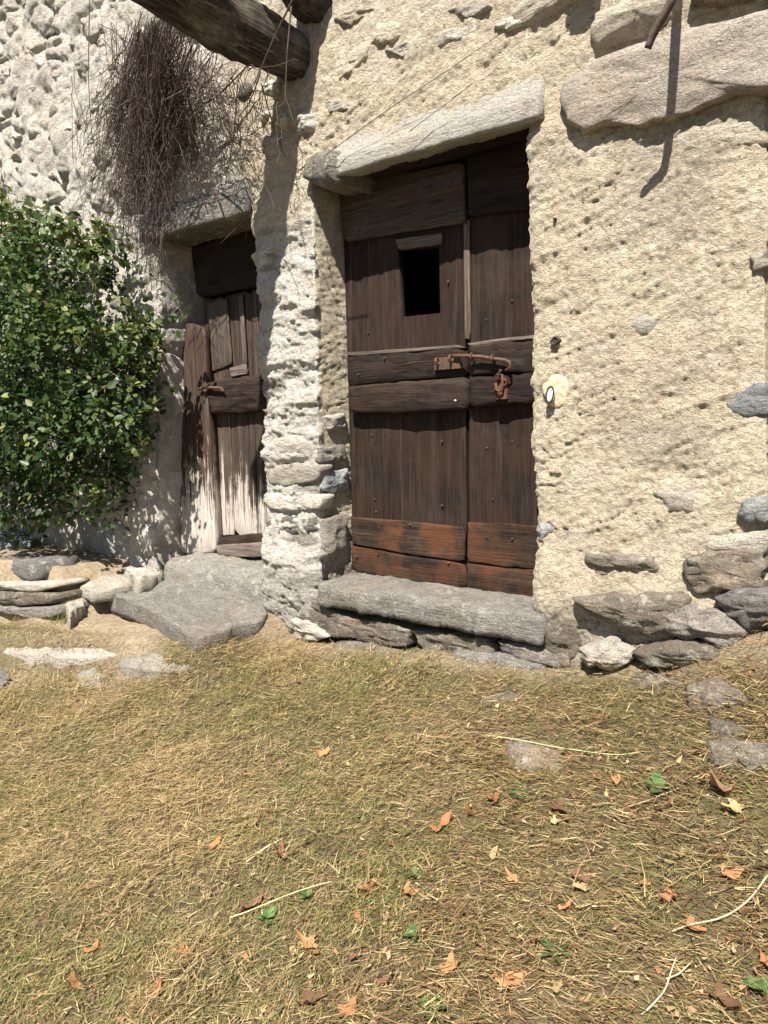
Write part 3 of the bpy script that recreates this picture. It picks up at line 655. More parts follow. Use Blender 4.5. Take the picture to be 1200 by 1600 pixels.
# ---- projecting logs
def log(px0, Y0, p, r0, r1, label, dx=0.0, dz=0.0, k=40, seed=1):
    a = at(*px0, 0.0); ys = np.linspace(Y0, -p, 46); V = []
    for i, yy in enumerate(ys):
        t = i/(len(ys)-1); r = r0+(r1-r0)*t
        for j in range(k): an = 2*math.pi*j/k; V.append((a[0]+dx*t+r*math.cos(an), yy, a[2]+dz*t+r*math.sin(an)))
    V = np.array(V); c = np.c_[a[0]+dx*(np.repeat(np.linspace(0, 1, 46), k)), V[:, 1], a[2]+dz*np.repeat(np.linspace(0, 1, 46), k)]
    d = V-c; d /= np.linalg.norm(d, axis=1)[:, None]; q = V*np.array([14, 2.2, 14]); V = V+d*(.036*fbm(q*.7+seed, 3, seed)+.026*(ridge(V*np.array([30, 5, 30])+.6*fbm(V*9, 2, seed)[:, None], 2, seed)-.6)+.03*sstep(.35, .75, fbm(V*np.array([5, 3.5, 5])+seed, 2, seed+3)))[:, None]
    V = V+np.stack([.045*vn(np.c_[c[:, 1]*4+seed, 0*c[:, 1], 0*c[:, 1]], seed), 0*c[:, 1], .03*vn(np.c_[c[:, 1]*3+seed, 0*c[:, 1]+5, 0*c[:, 1]], seed)], 1)
    F = [(i*k+j, i*k+(j+1) % k, (i+1)*k+(j+1) % k, (i+1)*k+j) for i in range(45) for j in range(k)]
    F += [tuple(range(k-1, -1, -1)), tuple(45*k+j for j in range(k))]
    o = obj('log_beam', V, F, BARKY, house); fix_normals(o); o['label'] = label; return o
BARKY = m_wood('weathered_log_bark', 'X', (.018, .0145, .0115), (.052, .042, .033), (.26, .225, .185))
nt_ = BARKY.node_tree
for nd in nt_.nodes:
    if nd.type == 'BUMP': nd.inputs['Distance'].default_value = .022
for nd in nt_.nodes:
    if nd.type == 'MAPPING' and tuple(nd.inputs['Scale'].default_value) != (1, 1, 1):
        s_ = nd.inputs['Scale'].default_value; nd.inputs['Scale'].default_value = (s_[2], s_[0], s_[2])
log((452, 108), .3, 1.15, .10, .118, 'thick barked log jutting out above the narrow door', .06, .10, seed=2)
log((478, 22), .3, .34, .075, .08, 'second log jutting out just above the first', .05, .08, seed=6)
log((915, -30), .3, .09, .06, .06, 'short log end above the boulder', seed=9)

# ---- odd bits on the wall
pc = at(866, 612, -.012); pts = [(pc[0]+.052*math.cos(t)*(1+.12*math.sin(3*t)), -.001, pc[2]+.062*math.sin(t)) for t in np.linspace(0, 2*math.pi, 20, endpoint=False)]
pa = slab('plaster_patch', pts, TOWARD, .05, PATCH, wall, .004, .006, .006, 40, .003, freq=24); pa['label'] = 'round ochre plaster patch holding a white oval ring'
wv = []
oc = at(859, 617, -.03)
V_, F_ = tube([oc+np.array([.014*math.cos(t)*1.0+.004*math.sin(t), 0, .030*math.sin(t)]) for t in np.linspace(0, 2*math.pi, 19)], [.0035]*19, 6); obj('oval_rim', V_, F_, DARKRIM, house)
slab('white_oval', [oc+np.array([.012*math.cos(t)+.004*math.sin(t), .0, .026*math.sin(t)]) for t in np.linspace(0, 2*math.pi, 16, endpoint=False)], TOWARD, .02, WHITE, house, .002, .003, 0, 20, 0)
hc = at(868, 533, 0); slab('iron_stub', [hc+np.array([.017*math.cos(t)*(1+.4*math.sin(2*t+1)), -.012, .017*math.sin(t)]) for t in np.linspace(0, 2*math.pi, 12, endpoint=False)], TOWARD, .03, DARKRIM, wall, -.006, .004, .006, 16, .005)
hc = at(868, 343, 0); slab('iron_stub', [hc+np.array([.007*math.cos(t), -.012, .007*math.sin(t)]) for t in np.linspace(0, 2*math.pi, 10, endpoint=False)], TOWARD, .03, DARKRIM, wall, -.003, .002, .002, 12, .002)

# ------------------------------------------------------------------ loose stones and slabs on the ground
def gstone(name, pts3, thick, m, label, cat='stone', group=None, bulge=.008, rad=.010, rough=.020, n=44, nrm=(0, 0, 1), jag=.018, freq=9):
    o = slab(name, pts3, nrm, thick, m, None, bulge, rad, rough, n, jag, freq=freq)
    return tag(o, label, cat, group)
fl = [at(126, 914, -.10), at(205, 908, -.04), at(300, 905, -.02), at(360, 922, -.02), at(425, 962, -.06), az(418, 975, .045), az(345, 992, .04), az(310, 1006, .035), az(262, 978, .05), az(238, 958, .07), az(190, 940, .09)]
fl = [p+np.array([0, 0, .022]) for p in fl]
gstone('flagstone', fl, .12, FLAG, 'large flat grey flagstone in front of the narrow door', 'flagstone', bulge=.012, rad=.010, rough=.024, n=72, jag=.024)
def gpos(x_, y_):                                # where a photo point meets the ground
    d = ray(x_, y_); t = .8
    for _ in range(400):
        p = CAM+d*t
        if p[2] <= float(gz(np.array([p[0]]), np.array([p[1]]))[0]): break
        t += .02
    return CAM+d*t
def gz1(a, b): return float(gz(np.array([a]), np.array([b]))[0])
def flat(name, px, lift, thick, m, label, cat='stone', group=None, **k):
    q = [gpos(*p) for p in px]; h = np.mean([p[2] for p in q])+lift
    return gstone(name, [np.array([p[0], p[1], .6*h+.4*(p[2]+lift)]) for p in q], thick, m, label, cat, group, **k)
flat('stone', [(0, 985), (60, 978), (140, 1005), (192, 1025), (150, 1042), (60, 1045), (0, 1030)], .008, .1, PALEST, 'flat grey stone sunk in the lawn beside the flagstone')
flat('stone', [(190, 1038), (240, 1015), (305, 1022), (310, 1045), (250, 1060), (195, 1058)], .015, .1, PALEST, 'pale stone sunk in the grass before the flagstone')
flat('stone', [(122, 1055), (150, 1046), (170, 1060), (155, 1076), (125, 1072)], .012, .06, PALEST, 'small round pale stone sunk in the grass')
gstone('stone', [az(112, 905, .15), az(150, 893, .15), az(215, 898, .15), az(205, 912, .15), az(140, 922, .14)], .08, PALEST, 'thin pale stone between the flagstone and the raised bed')
gstone('stone', [az(195, 888, .2), az(240, 880, .2), az(252, 896, .2), az(215, 905, .2)], .12, PALEST, 'small pale stone at the foot of the whitened post')
gstone('stone', [az(98, 940, .06), az(125, 928, .06), az(132, 945, .06), az(108, 958, .06)], .10, PALEST, 'small pale stone beside the dry stone stack')
# dry stone stack holding the raised bed
sy = -.56
for px, m, lb, yy in [([(-30, 872), (62, 876), (68, 898), (60, 908), (-30, 906)], SLATE, 'dark block on top of the dry stone stack', -.50),
                      ([(-30, 909), (70, 911), (84, 918), (60, 926), (-30, 920)], PALEST, 'thin pale slab under the dark block of the stack', -.56),
                      ([(-30, 922), (60, 926), (82, 928), (78, 944), (30, 948), (-30, 942)], BROWNST, 'brown grey slab in the middle of the dry stone stack', -.57),
                      ([(-30, 944), (30, 950), (80, 948), (88, 962), (60, 970), (20, 962), (-30, 955)], GREY, 'grey slab at the bottom of the dry stone stack', -.585)]:
    o = slab('stone', PX(px, yy), TOWARD, .24, m, None, .015, .015, .015, 36, .01, freq=9); tag(o, lb, 'stone', 'stones of the dry stack')
gstone('stone', [az(-40, 850, .275), az(50, 848, .275), az(56, 838, .275), az(20, 828, .275), az(-40, 830, .275)], .05, BLUEST, 'flat blue grey stone on the raised bed under the bush', rough=.008)
gstone('stone', [az(55, 832, .29), az(95, 838, .28), az(100, 820, .29), az(70, 816, .29)], .07, BROWNST, 'brown stone on the raised bed under the bush')
gstone('stone', [az(98, 836, .29), az(137, 828, .29), az(134, 812, .29), az(102, 816, .29)], .07, BROWNST, 'brown stone on the raised bed beside the bush stems')
gstone('stone', [az(130, 885, .2), az(170, 870, .22), az(205, 880, .2), az(180, 892, .18)], .08, SLATE, 'dark flat stone below the bush stems')
gstone('stone', [az(180, 830, .28), az(235, 815, .3), az(240, 840, .27), az(195, 850, .26)], .1, BLUEST, 'blue grey stone at the foot of the plastered jamb')
flat('stone', [(-30, 1050), (8, 1046), (16, 1058), (10, 1082), (-30, 1085)], .03, .08, SLATE, 'dark stone alone at the edge of the lawn')
# half buried stones in the lawn on the right
flat('stone', [(785, 1160), (830, 1140), (900, 1142), (912, 1170), (880, 1198), (800, 1205)], -.004, .08, BROWNST, 'large flat stone almost overgrown by the lawn')
flat('stone', [(1072, 1098), (1100, 1082), (1150, 1084), (1160, 1105), (1120, 1115), (1080, 1116)], .045, .09, BROWNST, 'rounded grey stone half buried in the lawn')
flat('stone', [(1100, 1190), (1130, 1172), (1200, 1180), (1215, 1205), (1160, 1218), (1108, 1214)], .055, .1, BROWNST, 'dark flat stone half buried in the lawn')
flat('stone', [(1105, 1140), (1135, 1128), (1160, 1150), (1135, 1168), (1110, 1160)], .035, .07, BROWNST, 'brown stone half buried between grey and dark stones')
flat('stone', [(985, 1060), (1030, 1040), (1080, 1050), (1070, 1078), (1010, 1082)], .0, .07, BROWNST, 'flat grey stone in the grass below the foundation')
flat('stone', [(740, 1085), (790, 1070), (830, 1080), (810, 1100), (755, 1104)], -.006, .06, BROWNST, 'flat worn stone in the grass below the doorstep')
# turquoise tub under the bush
tc = at(5, 812, -.02)
V_ = []; F_ = []
for r_, z_ in ((.10, .24), (.12, .33), (.128, .335), (.112, .33), (.095, .25)):
    for j in range(20): V_.append((tc[0]-.05+r_*math.cos(j*math.pi/10), -.25+r_*math.sin(j*math.pi/10), z_))
F_ = [(i*20+j, i*20+(j+1) % 20, (i+1)*20+(j+1) % 20, (i+1)*20+j) for i in range(4) for j in range(20)]+[tuple(range(19, -1, -1)), tuple(80+j for j in range(20))]
tag(obj('plastic_tub', V_, F_, TURQ), 'dark turquoise plastic tub in the shade under the bush', 'tub')

# ------------------------------------------------------------------ bush
bc = np.array([-3.25, -.28, gz1(-3.25, -.28)])
bush = empty('green_bush', bc, 'dense green leafy bush growing against the wall', 'bush')
blobs = []
for x_, y_, yy, r_ in [(-150, 460, -.35, .45), (-60, 435, -.35, .38), (30, 425, -.30, .32), (100, 425, -.26, .26), (165, 435, -.2, .20), (-60, 560, -.45, .5), (60, 520, -.4, .40), (150, 520, -.3, .30), (215, 520, -.13, .15),
                       (240, 545, -.09, .10), (-80, 700, -.45, .5), (50, 640, -.42, .38), (150, 620, -.32, .28), (218, 610, -.13, .15), (30, 740, -.4, .30), (110, 710, -.32, .28), (190, 690, -.15, .17), (232, 655, -.08, .09), (238, 600, -.08, .08), (228, 700, -.08, .07), (150, 760, -.22, .14), (205, 740, -.09, .11), (285, 490, -.07, .035), (268, 500, -.08, .05), (0, 372, -.25, .2), (185, 392, -.16, .10), (60, 365, -.2, .13), (-150, 780, -.4, .4)]:
    blobs.append((at(x_, y_, yy), r_))
vol = np.array([r**2.2 for _, r in blobs]); vol /= vol.sum()
NL = 34000
pick = rng.choice(len(blobs), NL, p=vol); C = np.array([b[0] for b in blobs])[pick]; Rr = np.array([b[1] for b in blobs])[pick]
dv = rng.normal(size=(NL, 3)); dv /= np.linalg.norm(dv, axis=1)[:, None]
rad = (.45+.62*rng.random(NL)**.55)
LPOS = C+dv*(Rr*rad)[:, None]*np.array([1, .85, 1])
cl = fbm(LPOS*5.0, 2, 33)+.5*fbm(LPOS*13, 1, 37); LPOS = LPOS+dv*(cl*.17)[:, None]+rng.normal(size=(NL, 3))*.02
ok = (LPOS[:, 1] < -.03) & (LPOS[:, 2] > .34) & ((cl > -.06+.10*sstep(1.2, .6, LPOS[:, 2])) | (rad < .66)); LPOS, dv, cl, rad = LPOS[ok], dv[ok], cl[ok], rad[ok]; NL = len(LPOS)
SH = []; sp, sdv = [], []
for q in range(64):
    k = rnd.choice([1, 2, 3, 4, 4, 7, 8, 9, 9, 13, 13, 16, 17, 18, 19, 20, 24, 24]); c_, r_ = blobs[k]
    d0 = np.array([rnd.uniform(-.5, .9), rnd.uniform(-.8, .1), rnd.uniform(-.1, 1.0)]); d0 /= np.linalg.norm(d0); L_ = rnd.uniform(.10, .24)
    a_ = c_+d0*r_*.75; pts = [a_+d0*L_*t+np.array([0, 0, -.10*t*t*L_*rnd.uniform(0, 3)])+(np.array([rnd.uniform(-1, 1), rnd.uniform(-1, 0), rnd.uniform(-1, 1)])*.006) for t in np.linspace(0, 1, 8)]
    pts = [p for p in pts]; 
    if max(p[1] for p in pts) > -.035: continue
    SH.append(pts)
    for p in pts:
        for w in (0, 1): sp.append(p+np.array([rnd.uniform(-1, 1), rnd.uniform(-1, .3), rnd.uniform(-1, 1)])*.012); sdv.append(d0+np.array([rnd.uniform(-1, 1), rnd.uniform(-1, .2), rnd.uniform(-.6, 1)])*.9)
NS = len(sp); LPOS = np.vstack([LPOS, np.array(sp)]); dv = np.vstack([dv, np.array(sdv)/np.linalg.norm(sdv, axis=1)[:, None]]); cl = np.r_[cl, np.zeros(NS)]; rad = np.r_[rad, np.ones(NS)]; NL = len(LPOS)
ldir = dv*.6+rng.normal(size=(NL, 3))*.55+np.array([0, -.2, -.15]); ldir /= np.linalg.norm(ldir, axis=1)[:, None]
lup = np.array([0, -.35, .9])+dv*.7+rng.normal(size=(NL, 3))*.45; lside = np.cross(ldir, lup); lside /= np.linalg.norm(lside, axis=1)[:, None]; lnor = np.cross(lside, ldir)
LEN = .021+.044*rng.random(NL)**1.5
prof = [(0, 0, 0), (.28, .30, .05), (.62, .27, .05), (1.0, 0, -.06), (.62, -.27, .05), (.28, -.30, .05), (.45, 0, -.03)]
LF = [(0, 1, 6), (1, 2, 6), (2, 3, 6), (3, 4, 6), (4, 5, 6), (5, 0, 6)]
LV = np.stack([LPOS+LEN[:, None]*(a*ldir+b*lside+c*lnor) for a, b, c in prof], 1)
hue = rng.random(NL); br = .75+.5*rng.random(NL)
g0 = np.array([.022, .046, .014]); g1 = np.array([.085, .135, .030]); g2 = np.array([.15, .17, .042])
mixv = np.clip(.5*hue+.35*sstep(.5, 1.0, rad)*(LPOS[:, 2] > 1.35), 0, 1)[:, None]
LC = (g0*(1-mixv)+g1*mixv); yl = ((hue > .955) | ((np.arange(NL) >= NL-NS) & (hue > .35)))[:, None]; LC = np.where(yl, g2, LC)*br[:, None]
big = np.argsort(np.linalg.norm(LPOS-CAM, axis=1)-LEN*6-.4*rad)[:900]; rng.shuffle(big); big = big[:300]
vis = np.ones(NL, bool); vis[big] = False
k7 = np.arange(vis.sum())*7
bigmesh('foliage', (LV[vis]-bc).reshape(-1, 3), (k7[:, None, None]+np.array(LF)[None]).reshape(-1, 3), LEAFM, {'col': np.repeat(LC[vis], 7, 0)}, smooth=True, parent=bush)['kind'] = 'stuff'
lm = []
LEAFONE = [m_simple('glossy_leaf', tuple(g0*.9), tuple(g1*1.0), 12, .38, 0, trans=.25), m_simple('young_leaf', tuple(g1*.8), tuple(g2*.9), 12, .38, 0, trans=.28)]
for q in range(2):
    me = bpy.data.meshes.new('leaf'); me.from_pydata([(a, b, c) for a, b, c in prof], [], LF); me.polygons.foreach_set('use_smooth', [True]*6); me.materials.append(LEAFONE[q]); lm.append(me)
for q in big:
    o = bpy.data.objects.new('leaf', lm[1 if rnd.random() < .3 else 0]); link(o, bush)
    Mx = Matrix(((ldir[q][0], lside[q][0], lnor[q][0]), (ldir[q][1], lside[q][1], lnor[q][1]), (ldir[q][2], lside[q][2], lnor[q][2])))
    o.matrix_basis = Matrix.LocRotScale(Vector(LPOS[q]-bc), Mx.to_quaternion(), Vector([LEN[q]]*3))
def wander(a, b, n, amp, seed):
    a, b = np.array(a), np.array(b); t = np.linspace(0, 1, n)[:, None]; p = a+(b-a)*t; w = np.sin(t*math.pi)
    off = np.stack([vn(np.c_[t*4+seed, t*0, t*0+k], seed+k) for k in range(3)], 1); return p+off*amp*w
for k, (a, bpx, r_) in enumerate([((148, 850), (120, 620, -.3), .011), ((150, 852), (60, 560, -.35), .012), ((160, 850), (165, 600, -.3), .010), ((165, 855), (200, 560, -.22), .009), ((170, 850), (178, 640, -.22), .008), ((140, 845), (60, 740, -.4), .009), ((150, 850), (20, 640, -.4), .010), ((172, 845), (215, 620, -.2), .007), ((155, 850), (100, 450, -.3), .010), ((168, 845), (205, 690, -.16), .006), ((185, 840), (190, 690, -.15), .006)]):
    p0 = az(a[0], a[1], gz1(-3.0, -.25)-.02); V_, F_ = tube(wander(p0, at(*bpx), 14, .07, k*5), np.linspace(r_, r_*.35, 14), 6); obj('stem', V_, F_, BRANCH, bush)
for pts in SH: V_, F_ = tube(pts, np.linspace(.0028, .0012, 8), 5); obj('shoot', V_, F_, BRANCH, bush)
# dry grass tuft below the bush stems
def blades(n, pos, length, width, yawf, pitchf, colors, curl=.4, segs=2):
    """n bent blades; pos (n,3); returns verts, quads, colours."""
    a = yawf; pi_ = pitchf; d = np.stack([np.cos(a)*np.cos(pi_), np.sin(a)*np.cos(pi_), np.sin(pi_)], 1)
    sd2 = np.stack([-np.sin(a), np.cos(a), 0*a], 1); bend = (rng.random(n)-.5)*2*curl; drop = rng.random(n)*curl*.6
    rows = []
    for k in range(segs+1):
        t = k/segs; c = pos+d*(length*t)[:, None]+sd2*(bend*length*t*t*.6)[:, None]-np.array([0, 0, 1])*(drop*length*t*t*np.clip(np.sin(pi_), .05, 1))[:, None]
        w = width*(1-.75*t)*.5; tw = rng.random(n)*1.2-.6; sv = sd2*np.cos(tw)[:, None]+np.array([0, 0, 1])*np.sin(tw)[:, None]
        rows += [c-sv*w[:, None], c+sv*w[:, None]]
    V = np.stack(rows, 1); nvb = 2*(segs+1); b = (np.arange(n)*nvb)[:, None, None]
    f = np.array([[2*k, 2*k+1, 2*k+3, 2*k+2] for k in range(segs)])[None]
    return V.reshape(-1, 3), (b+f).reshape(-1, 4), np.repeat(colors, nvb, 0)
pal = np.array([(.49, .37, .18), (.41, .30, .14), (.31, .22, .105), (.57, .45, .25), (.24, .215, .07), (.165, .175, .055), (.10, .135, .04), (.17, .105, .055), (.085, .055, .032), (.34, .185, .09)])*.90
def tuft(name, p, n, L, label, cols, group=None, rr=.05, up=(.5, 1.4), w=.003):
    e = np.array(p); pos = e+np.c_[rng.normal(size=(n, 2))*rr*.4, np.zeros(n)]; V, Fq, Cc = blades(n, pos, L*(.5+.7*rng.random(n)), np.full(n, w), rng.random(n)*6.28, up[0]+(up[1]-up[0])*rng.random(n), cols[rng.integers(0, len(cols), n)], .6, 3)
    o = bigmesh(name, V-e, Fq, GRASSM, {'col': Cc}); o.location = e; return tag(o, label, 'grass', group)
q = az(152, 862, .22); tuft('dry_grass_tuft', (q[0], q[1], gz1(q[0], q[1])), 260, .20, 'dry straw coloured grass tuft at the foot of the bush', pal[[0, 1, 3, 2]], rr=.16)
q = az(100, 925, .15); tuft('green_grass_tuft', (q[0], q[1], gz1(q[0], q[1])), 90, .10, 'small green grass tuft between the stack and the flagstone', pal[[5, 6, 4]], rr=.10)
q = at(560, 905, .08); tuft('dry_grass_tuft', (-.88, .06, .28), 46, .07, 'wisps of dry straw lying on the granite doorstep', pal[[0, 1, 3]], rr=.22, up=(.02, .5), w=.002)['kind'] = 'stuff'
q = gpos(1190, 985); tuft('green_grass_tuft', q, 60, .10, 'green grass tuft against the foundation stones', pal[[5, 6, 4]], rr=.08)

# ------------------------------------------------------------------ dry hanging vine
vine = empty('dry_hanging_vine', at(240, 60, -.15), 'tangled mass of dry brown vine twigs hanging from the log', 'vine')
vb = np.array(vine.location)
def strands(name, n, src, dst, rr, amp, seg, m, seed):
    R = np.random.default_rng(seed); Vs, Fs = [], []; k = 3; off = 0
    for i in range(n):
        a, b = src(R), dst(R); t = np.linspace(0, 1, seg)[:, None]; p = a+(b-a)*t
        for f, am in ((1.0, amp), (2.7, amp*.5), (6.0, amp*.22)):
            ph = R.random(3)*6.28; p = p+am*np.sin(t*6.28*f*(.6+.8*R.random(3))+ph)*np.minimum(1, t*3)*R.normal(size=3)*.6
        p[:, 1] = np.minimum(p[:, 1], -.035)
        r = rr*(.6+.8*R.random()); V_, F_ = tube(p-vb, np.linspace(r, r*.6, seg), k); Vs.append(np.array(V_)); Fs.append(np.array(F_[:-2])+off); off += len(V_)
    return bigmesh(name, np.vstack(Vs), np.vstack(Fs), m, parent=vine)
def pxr(x0, x1, y0, y1, Y0, Y1): return lambda R: at(R.uniform(x0, x1), R.uniform(y0, y1), R.uniform(Y0, Y1))
def gauss(cx, sx, cy, sy_, Y0, Y1): return lambda R: at(R.normal(cx, sx), R.normal(cy, sy_), R.uniform(Y0, Y1))
for nm, n, s_, d_, rr, amp, sd_ in [('twig_mass', 330, gauss(245, 28, 50, 14, -.45, -.05), gauss(203, 36, 250, 60, -.26, -.04), .0021, .042, 1),
                                    ('twig_mass', 170, gauss(240, 28, 120, 40, -.24, -.04), gauss(212, 28, 325, 28, -.2, -.04), .0020, .04, 2),
                                    ('twig_mass', 90, gauss(290, 30, 80, 18, -.35, -.04), gauss(278, 30, 190, 50, -.25, -.04), .0019, .045, 3),
                                    ('twig_mass', 30, gauss(190, 25, 120, 40, -.15, -.04), gauss(140, 16, 260, 60, -.15, -.04), .0018, .04, 4),
                                    ('twig_mass', 40, gauss(290, 40, 140, 20, -.14, -.04), gauss(330, 60, 180, 50, -.14, -.04), .0018, .03, 5),
                                    ('twig_mass', 46, gauss(365, 45, 105, 20, -.4, -.05), gauss(370, 45, 230, 60, -.3, -.05), .0019, .04, 6),
                                    ('twig_mass', 12, gauss(245, 30, 85, 20, -.3, -.1), gauss(215, 35, 290, 60, -.3, -.08), .0042, .05, 8),
                                    ('twig_mass', 18, gauss(235, 40, 150, 50, -.3, -.05), gauss(225, 70, 190, 60, -.3, -.05), .0018, .05, 9),
                                    ('twig_mass', 26, gauss(235, 16, 330, 30, -.1, -.04), gauss(240, 14, 440, 30, -.1, -.04), .0016, .02, 7)]:
    strands(nm, n, s_, d_, rr, amp, 11, TWIGM, sd_)['kind'] = 'stuff'
for pts, r_ in [([(292, 95, -.2), (294, 150, -.18), (300, 190, -.16), (322, 255, -.13), (345, 322, -.1)], .007), ([(296, 175, -.16), (340, 150, -.12), (395, 95, -.08)], .006),
                ([(298, 200, -.14), (305, 270, -.1), (322, 325, -.07)], .004), ([(140, -20, -.1), (138, 120, -.08), (142, 200, -.08), (150, 250, -.06)], .003), ([(160, 60, -.08), (185, 90, -.08), (160, 115, -.07), (142, 125, -.06)], .003),
                ([(112, 150, -.05), (114, 255, -.05), (130, 290, -.05)], .002), ([(372, 125, -.2), (365, 210, -.15), (352, 290, -.1)], .003), ([(455, 10, -.3), (448, 90, -.3), (446, 150, -.28), (460, 195, -.25)], .003),
                ([(462, -10, -.5), (430, 55, -.45), (398, 130, -.4)], .004), ([(408, 130, -.3), (425, 190, -.2), (445, 245, -.1)], .003), ([(380, 280, -.12), (395, 330, -.1), (345, 380, -.09)], .0025),
                ([(255, 55, -.4), (240, 110, -.3), (250, 170, -.25), (225, 240, -.22), (215, 300, -.2)], .006), ([(240, 110, -.3), (215, 160, -.3), (195, 220, -.28), (180, 270, -.25)], .0045), ([(300, 70, -.45), (280, 120, -.32), (262, 180, -.28), (268, 250, -.22)], .005), ([(262, 180, -.28), (240, 220, -.27), (245, 290, -.22)], .004), ([(225, 70, -.3), (205, 120, -.28), (185, 150, -.25), (168, 215, -.2)], .004), ([(215, 150, -.28), (180, 170, -.28), (250, 125, -.28)], .003), ([(505, 245, -.09), (600, 175, -.07), (700, 110, -.06), (800, 40, -.06), (900, -20, -.06)], .0017), ([(640, 205, -.08), (740, 130, -.07)], .0015)]:
    p = np.array([at(*q) for q in pts]); t = np.linspace(0, len(p)-1, 16); p = np.stack([np.interp(t, np.arange(len(p)), p[:, k]) for k in range(3)], 1)
    p[1:-1] = (p[:-2]+2*p[1:-1]+p[2:])/4; V_, F_ = tube(p, np.linspace(r_, r_*.55, 16), 6); obj('stem', V_, F_, STEMM, vine)
# hanging branch top right
p = np.array([at(1012, 76, -.24), at(1022, 50, -.25), at(1040, 20, -.26), at(1052, -5, -.27), at(1062, -60, -.26), at(1068, -160, -.16), at(1070, -230, -.02), at(1070, -260, .03)])
t = np.linspace(0, 7, 28); p = np.stack([np.interp(t, np.arange(8), p[:, k]) for k in range(3)], 1); p[1:-1] = (p[:-2]+2*p[1:-1]+p[2:])/4
V_, F_ = tube(p, np.linspace(.011, .017, 28), 8); o = obj('dead_branch', V_, F_, STEMM); tag(o, 'bare dark branch hanging in front of the large pinkish boulder', 'branch')

# ------------------------------------------------------------------ lawn
NB = 190000
bx = rng.uniform(-3.6, 2.1, NB*2); byy = rng.uniform(-2.5, -.06, NB*2)
Q = np.stack([bx, byy, gz(bx, byy)], 1)-CAM
dep = Q@FW; sx_ = Q@RT/np.maximum(dep, .05); sy_ = Q@UP/np.maximum(dep, .05)
inside = (dep > .3) & (np.abs(sx_) < 1.3) & (sy_ > -1.8)
p3 = np.stack([bx, byy, 0*bx], 1)
dens = 1-.97*dustf(bx, byy); dens *= np.where(byy > -.2, .75, 1); dens = dens*(.58+.42*sstep(-.30, .12, fbm(p3*4.5, 2, 44)+.5*fbm(p3*13, 2, 45)))
inside &= rng.random(NB*2) < dens
bx, byy = bx[inside][:250000], byy[inside][:250000]; n = len(bx); p3 = np.stack([bx, byy, 0*bx], 1)
print('blades', n)
green = 1.1*fbm(p3*1.7, 3, 55)+.55*fbm(p3*6.5, 2, 56)+.05; brown = sstep(.1, .9, bx+.35*byy+.6+.5*fbm(p3*2, 2, 57))
u = rng.random(n)
w_straw = np.clip(.70-.50*green, .35, .93); ci = np.where(u < w_straw, rng.integers(0, 4, n), rng.integers(4, 7, n))
ci = np.where(rng.random(n) < .10+.24*brown, rng.integers(7, 10, n), ci); ci = np.where((ci == 6) & (rng.random(n) < .5), 4, ci)
colr = pal[ci]*(.72+.5*rng.random(n))[:, None]
isg = (ci >= 4) & (ci <= 6)
pit_ = np.where(isg, rng.uniform(.05, .75, n), np.abs(rng.normal(0, .13, n))+.01); pit_ = pit_+.25*(rng.random(n)-.3); pit_ = np.where(rng.random(n) < .05, rng.uniform(.3, 1.2, n), pit_)
flow = 1.6-.9*sstep(-.6, .9, bx)+.8*fbm(p3*1.3, 2, 58); ya = flow+rng.normal(0, .55, n)+np.where(rng.random(n) < .5, math.pi, 0); ya = np.where(rng.random(n) < .30, rng.random(n)*6.28, ya)
clump = sstep(-.1, .45, fbm(p3*8.5, 2, 64)); Lb = np.where(isg, rng.uniform(.015, .045, n), rng.uniform(.018, .065, n)*(.75+.5*clump)); Lb = np.where(rng.random(n) < .006, rng.uniform(.08, .14, n), Lb)
Wb = np.where(isg, rng.uniform(.0016, .0034, n), rng.uniform(.0013, .0034, n))
pos = np.stack([bx, byy, gz(bx, byy)+.001+(.010+.026*clump)*rng.random(n)**2], 1)
V, Fq, Cc = blades(n, pos, Lb, Wb, ya, pit_, colr, .55, 2)
lawn = bigmesh('mown_grass', V, Fq, GRASSM, {'col': Cc}, smooth=False)
tag(lawn, 'short mown lawn of dry straw and green grass', 'grass', kind='stuff')

# ---- crumbs of dead leaves caught in the grass
nf = 2600; fx = rng.uniform(-2.4, 2.0, nf*3); fy = rng.uniform(-2.3, -.15, nf*3); pw = sstep(-1.2, 1.0, fx+.3*fbm(np.stack([fx, fy, 0*fx], 1)*2.5, 2, 66))*sstep(-.35, .3, fbm(np.stack([fx, fy, 0*fx], 1)*3.2, 2, 67))+.05
sel = rng.random(nf*3) < pw*.8; fx, fy = fx[sel][:nf], fy[sel][:nf]; nf = len(fx)
fp = np.stack([fx, fy, gz(fx, fy)+.008+.012*rng.random(nf)], 1); fs = .003+.0075*rng.random(nf)**2; fa = rng.random(nf)*6.28; ft = rng.normal(0, .5, nf)
u1 = np.stack([np.cos(fa), np.sin(fa), ft], 1); u2 = np.stack([-np.sin(fa), np.cos(fa), rng.normal(0, .5, nf)], 1)
FV = np.stack([fp+fs[:, None]*(u1*a_+u2*b_)+np.array([0, 0, 1])*(fs*c_)[:, None] for a_, b_, c_ in ((1.2, 0, .3), (.3, .7, 0), (-.9, .3, .35), (-.4, -.7, .0))], 1)
fpal = np.array([(.30, .15, .08), (.42, .23, .12), (.20, .10, .055), (.52, .36, .20), (.36, .21, .12), (.36, .26, .14)])
tag(bigmesh('leaf_litter', FV.reshape(-1, 3), (np.arange(nf)*4)[:, None]+np.arange(4)[None], GRASSM, {'col': np.repeat(fpal[rng.integers(0, 6, nf)]*(.8+.4*rng.random(nf))[:, None], 4, 0)}), 'crumbled bits of dead leaves caught in the lawn', 'leaf litter', kind='stuff')
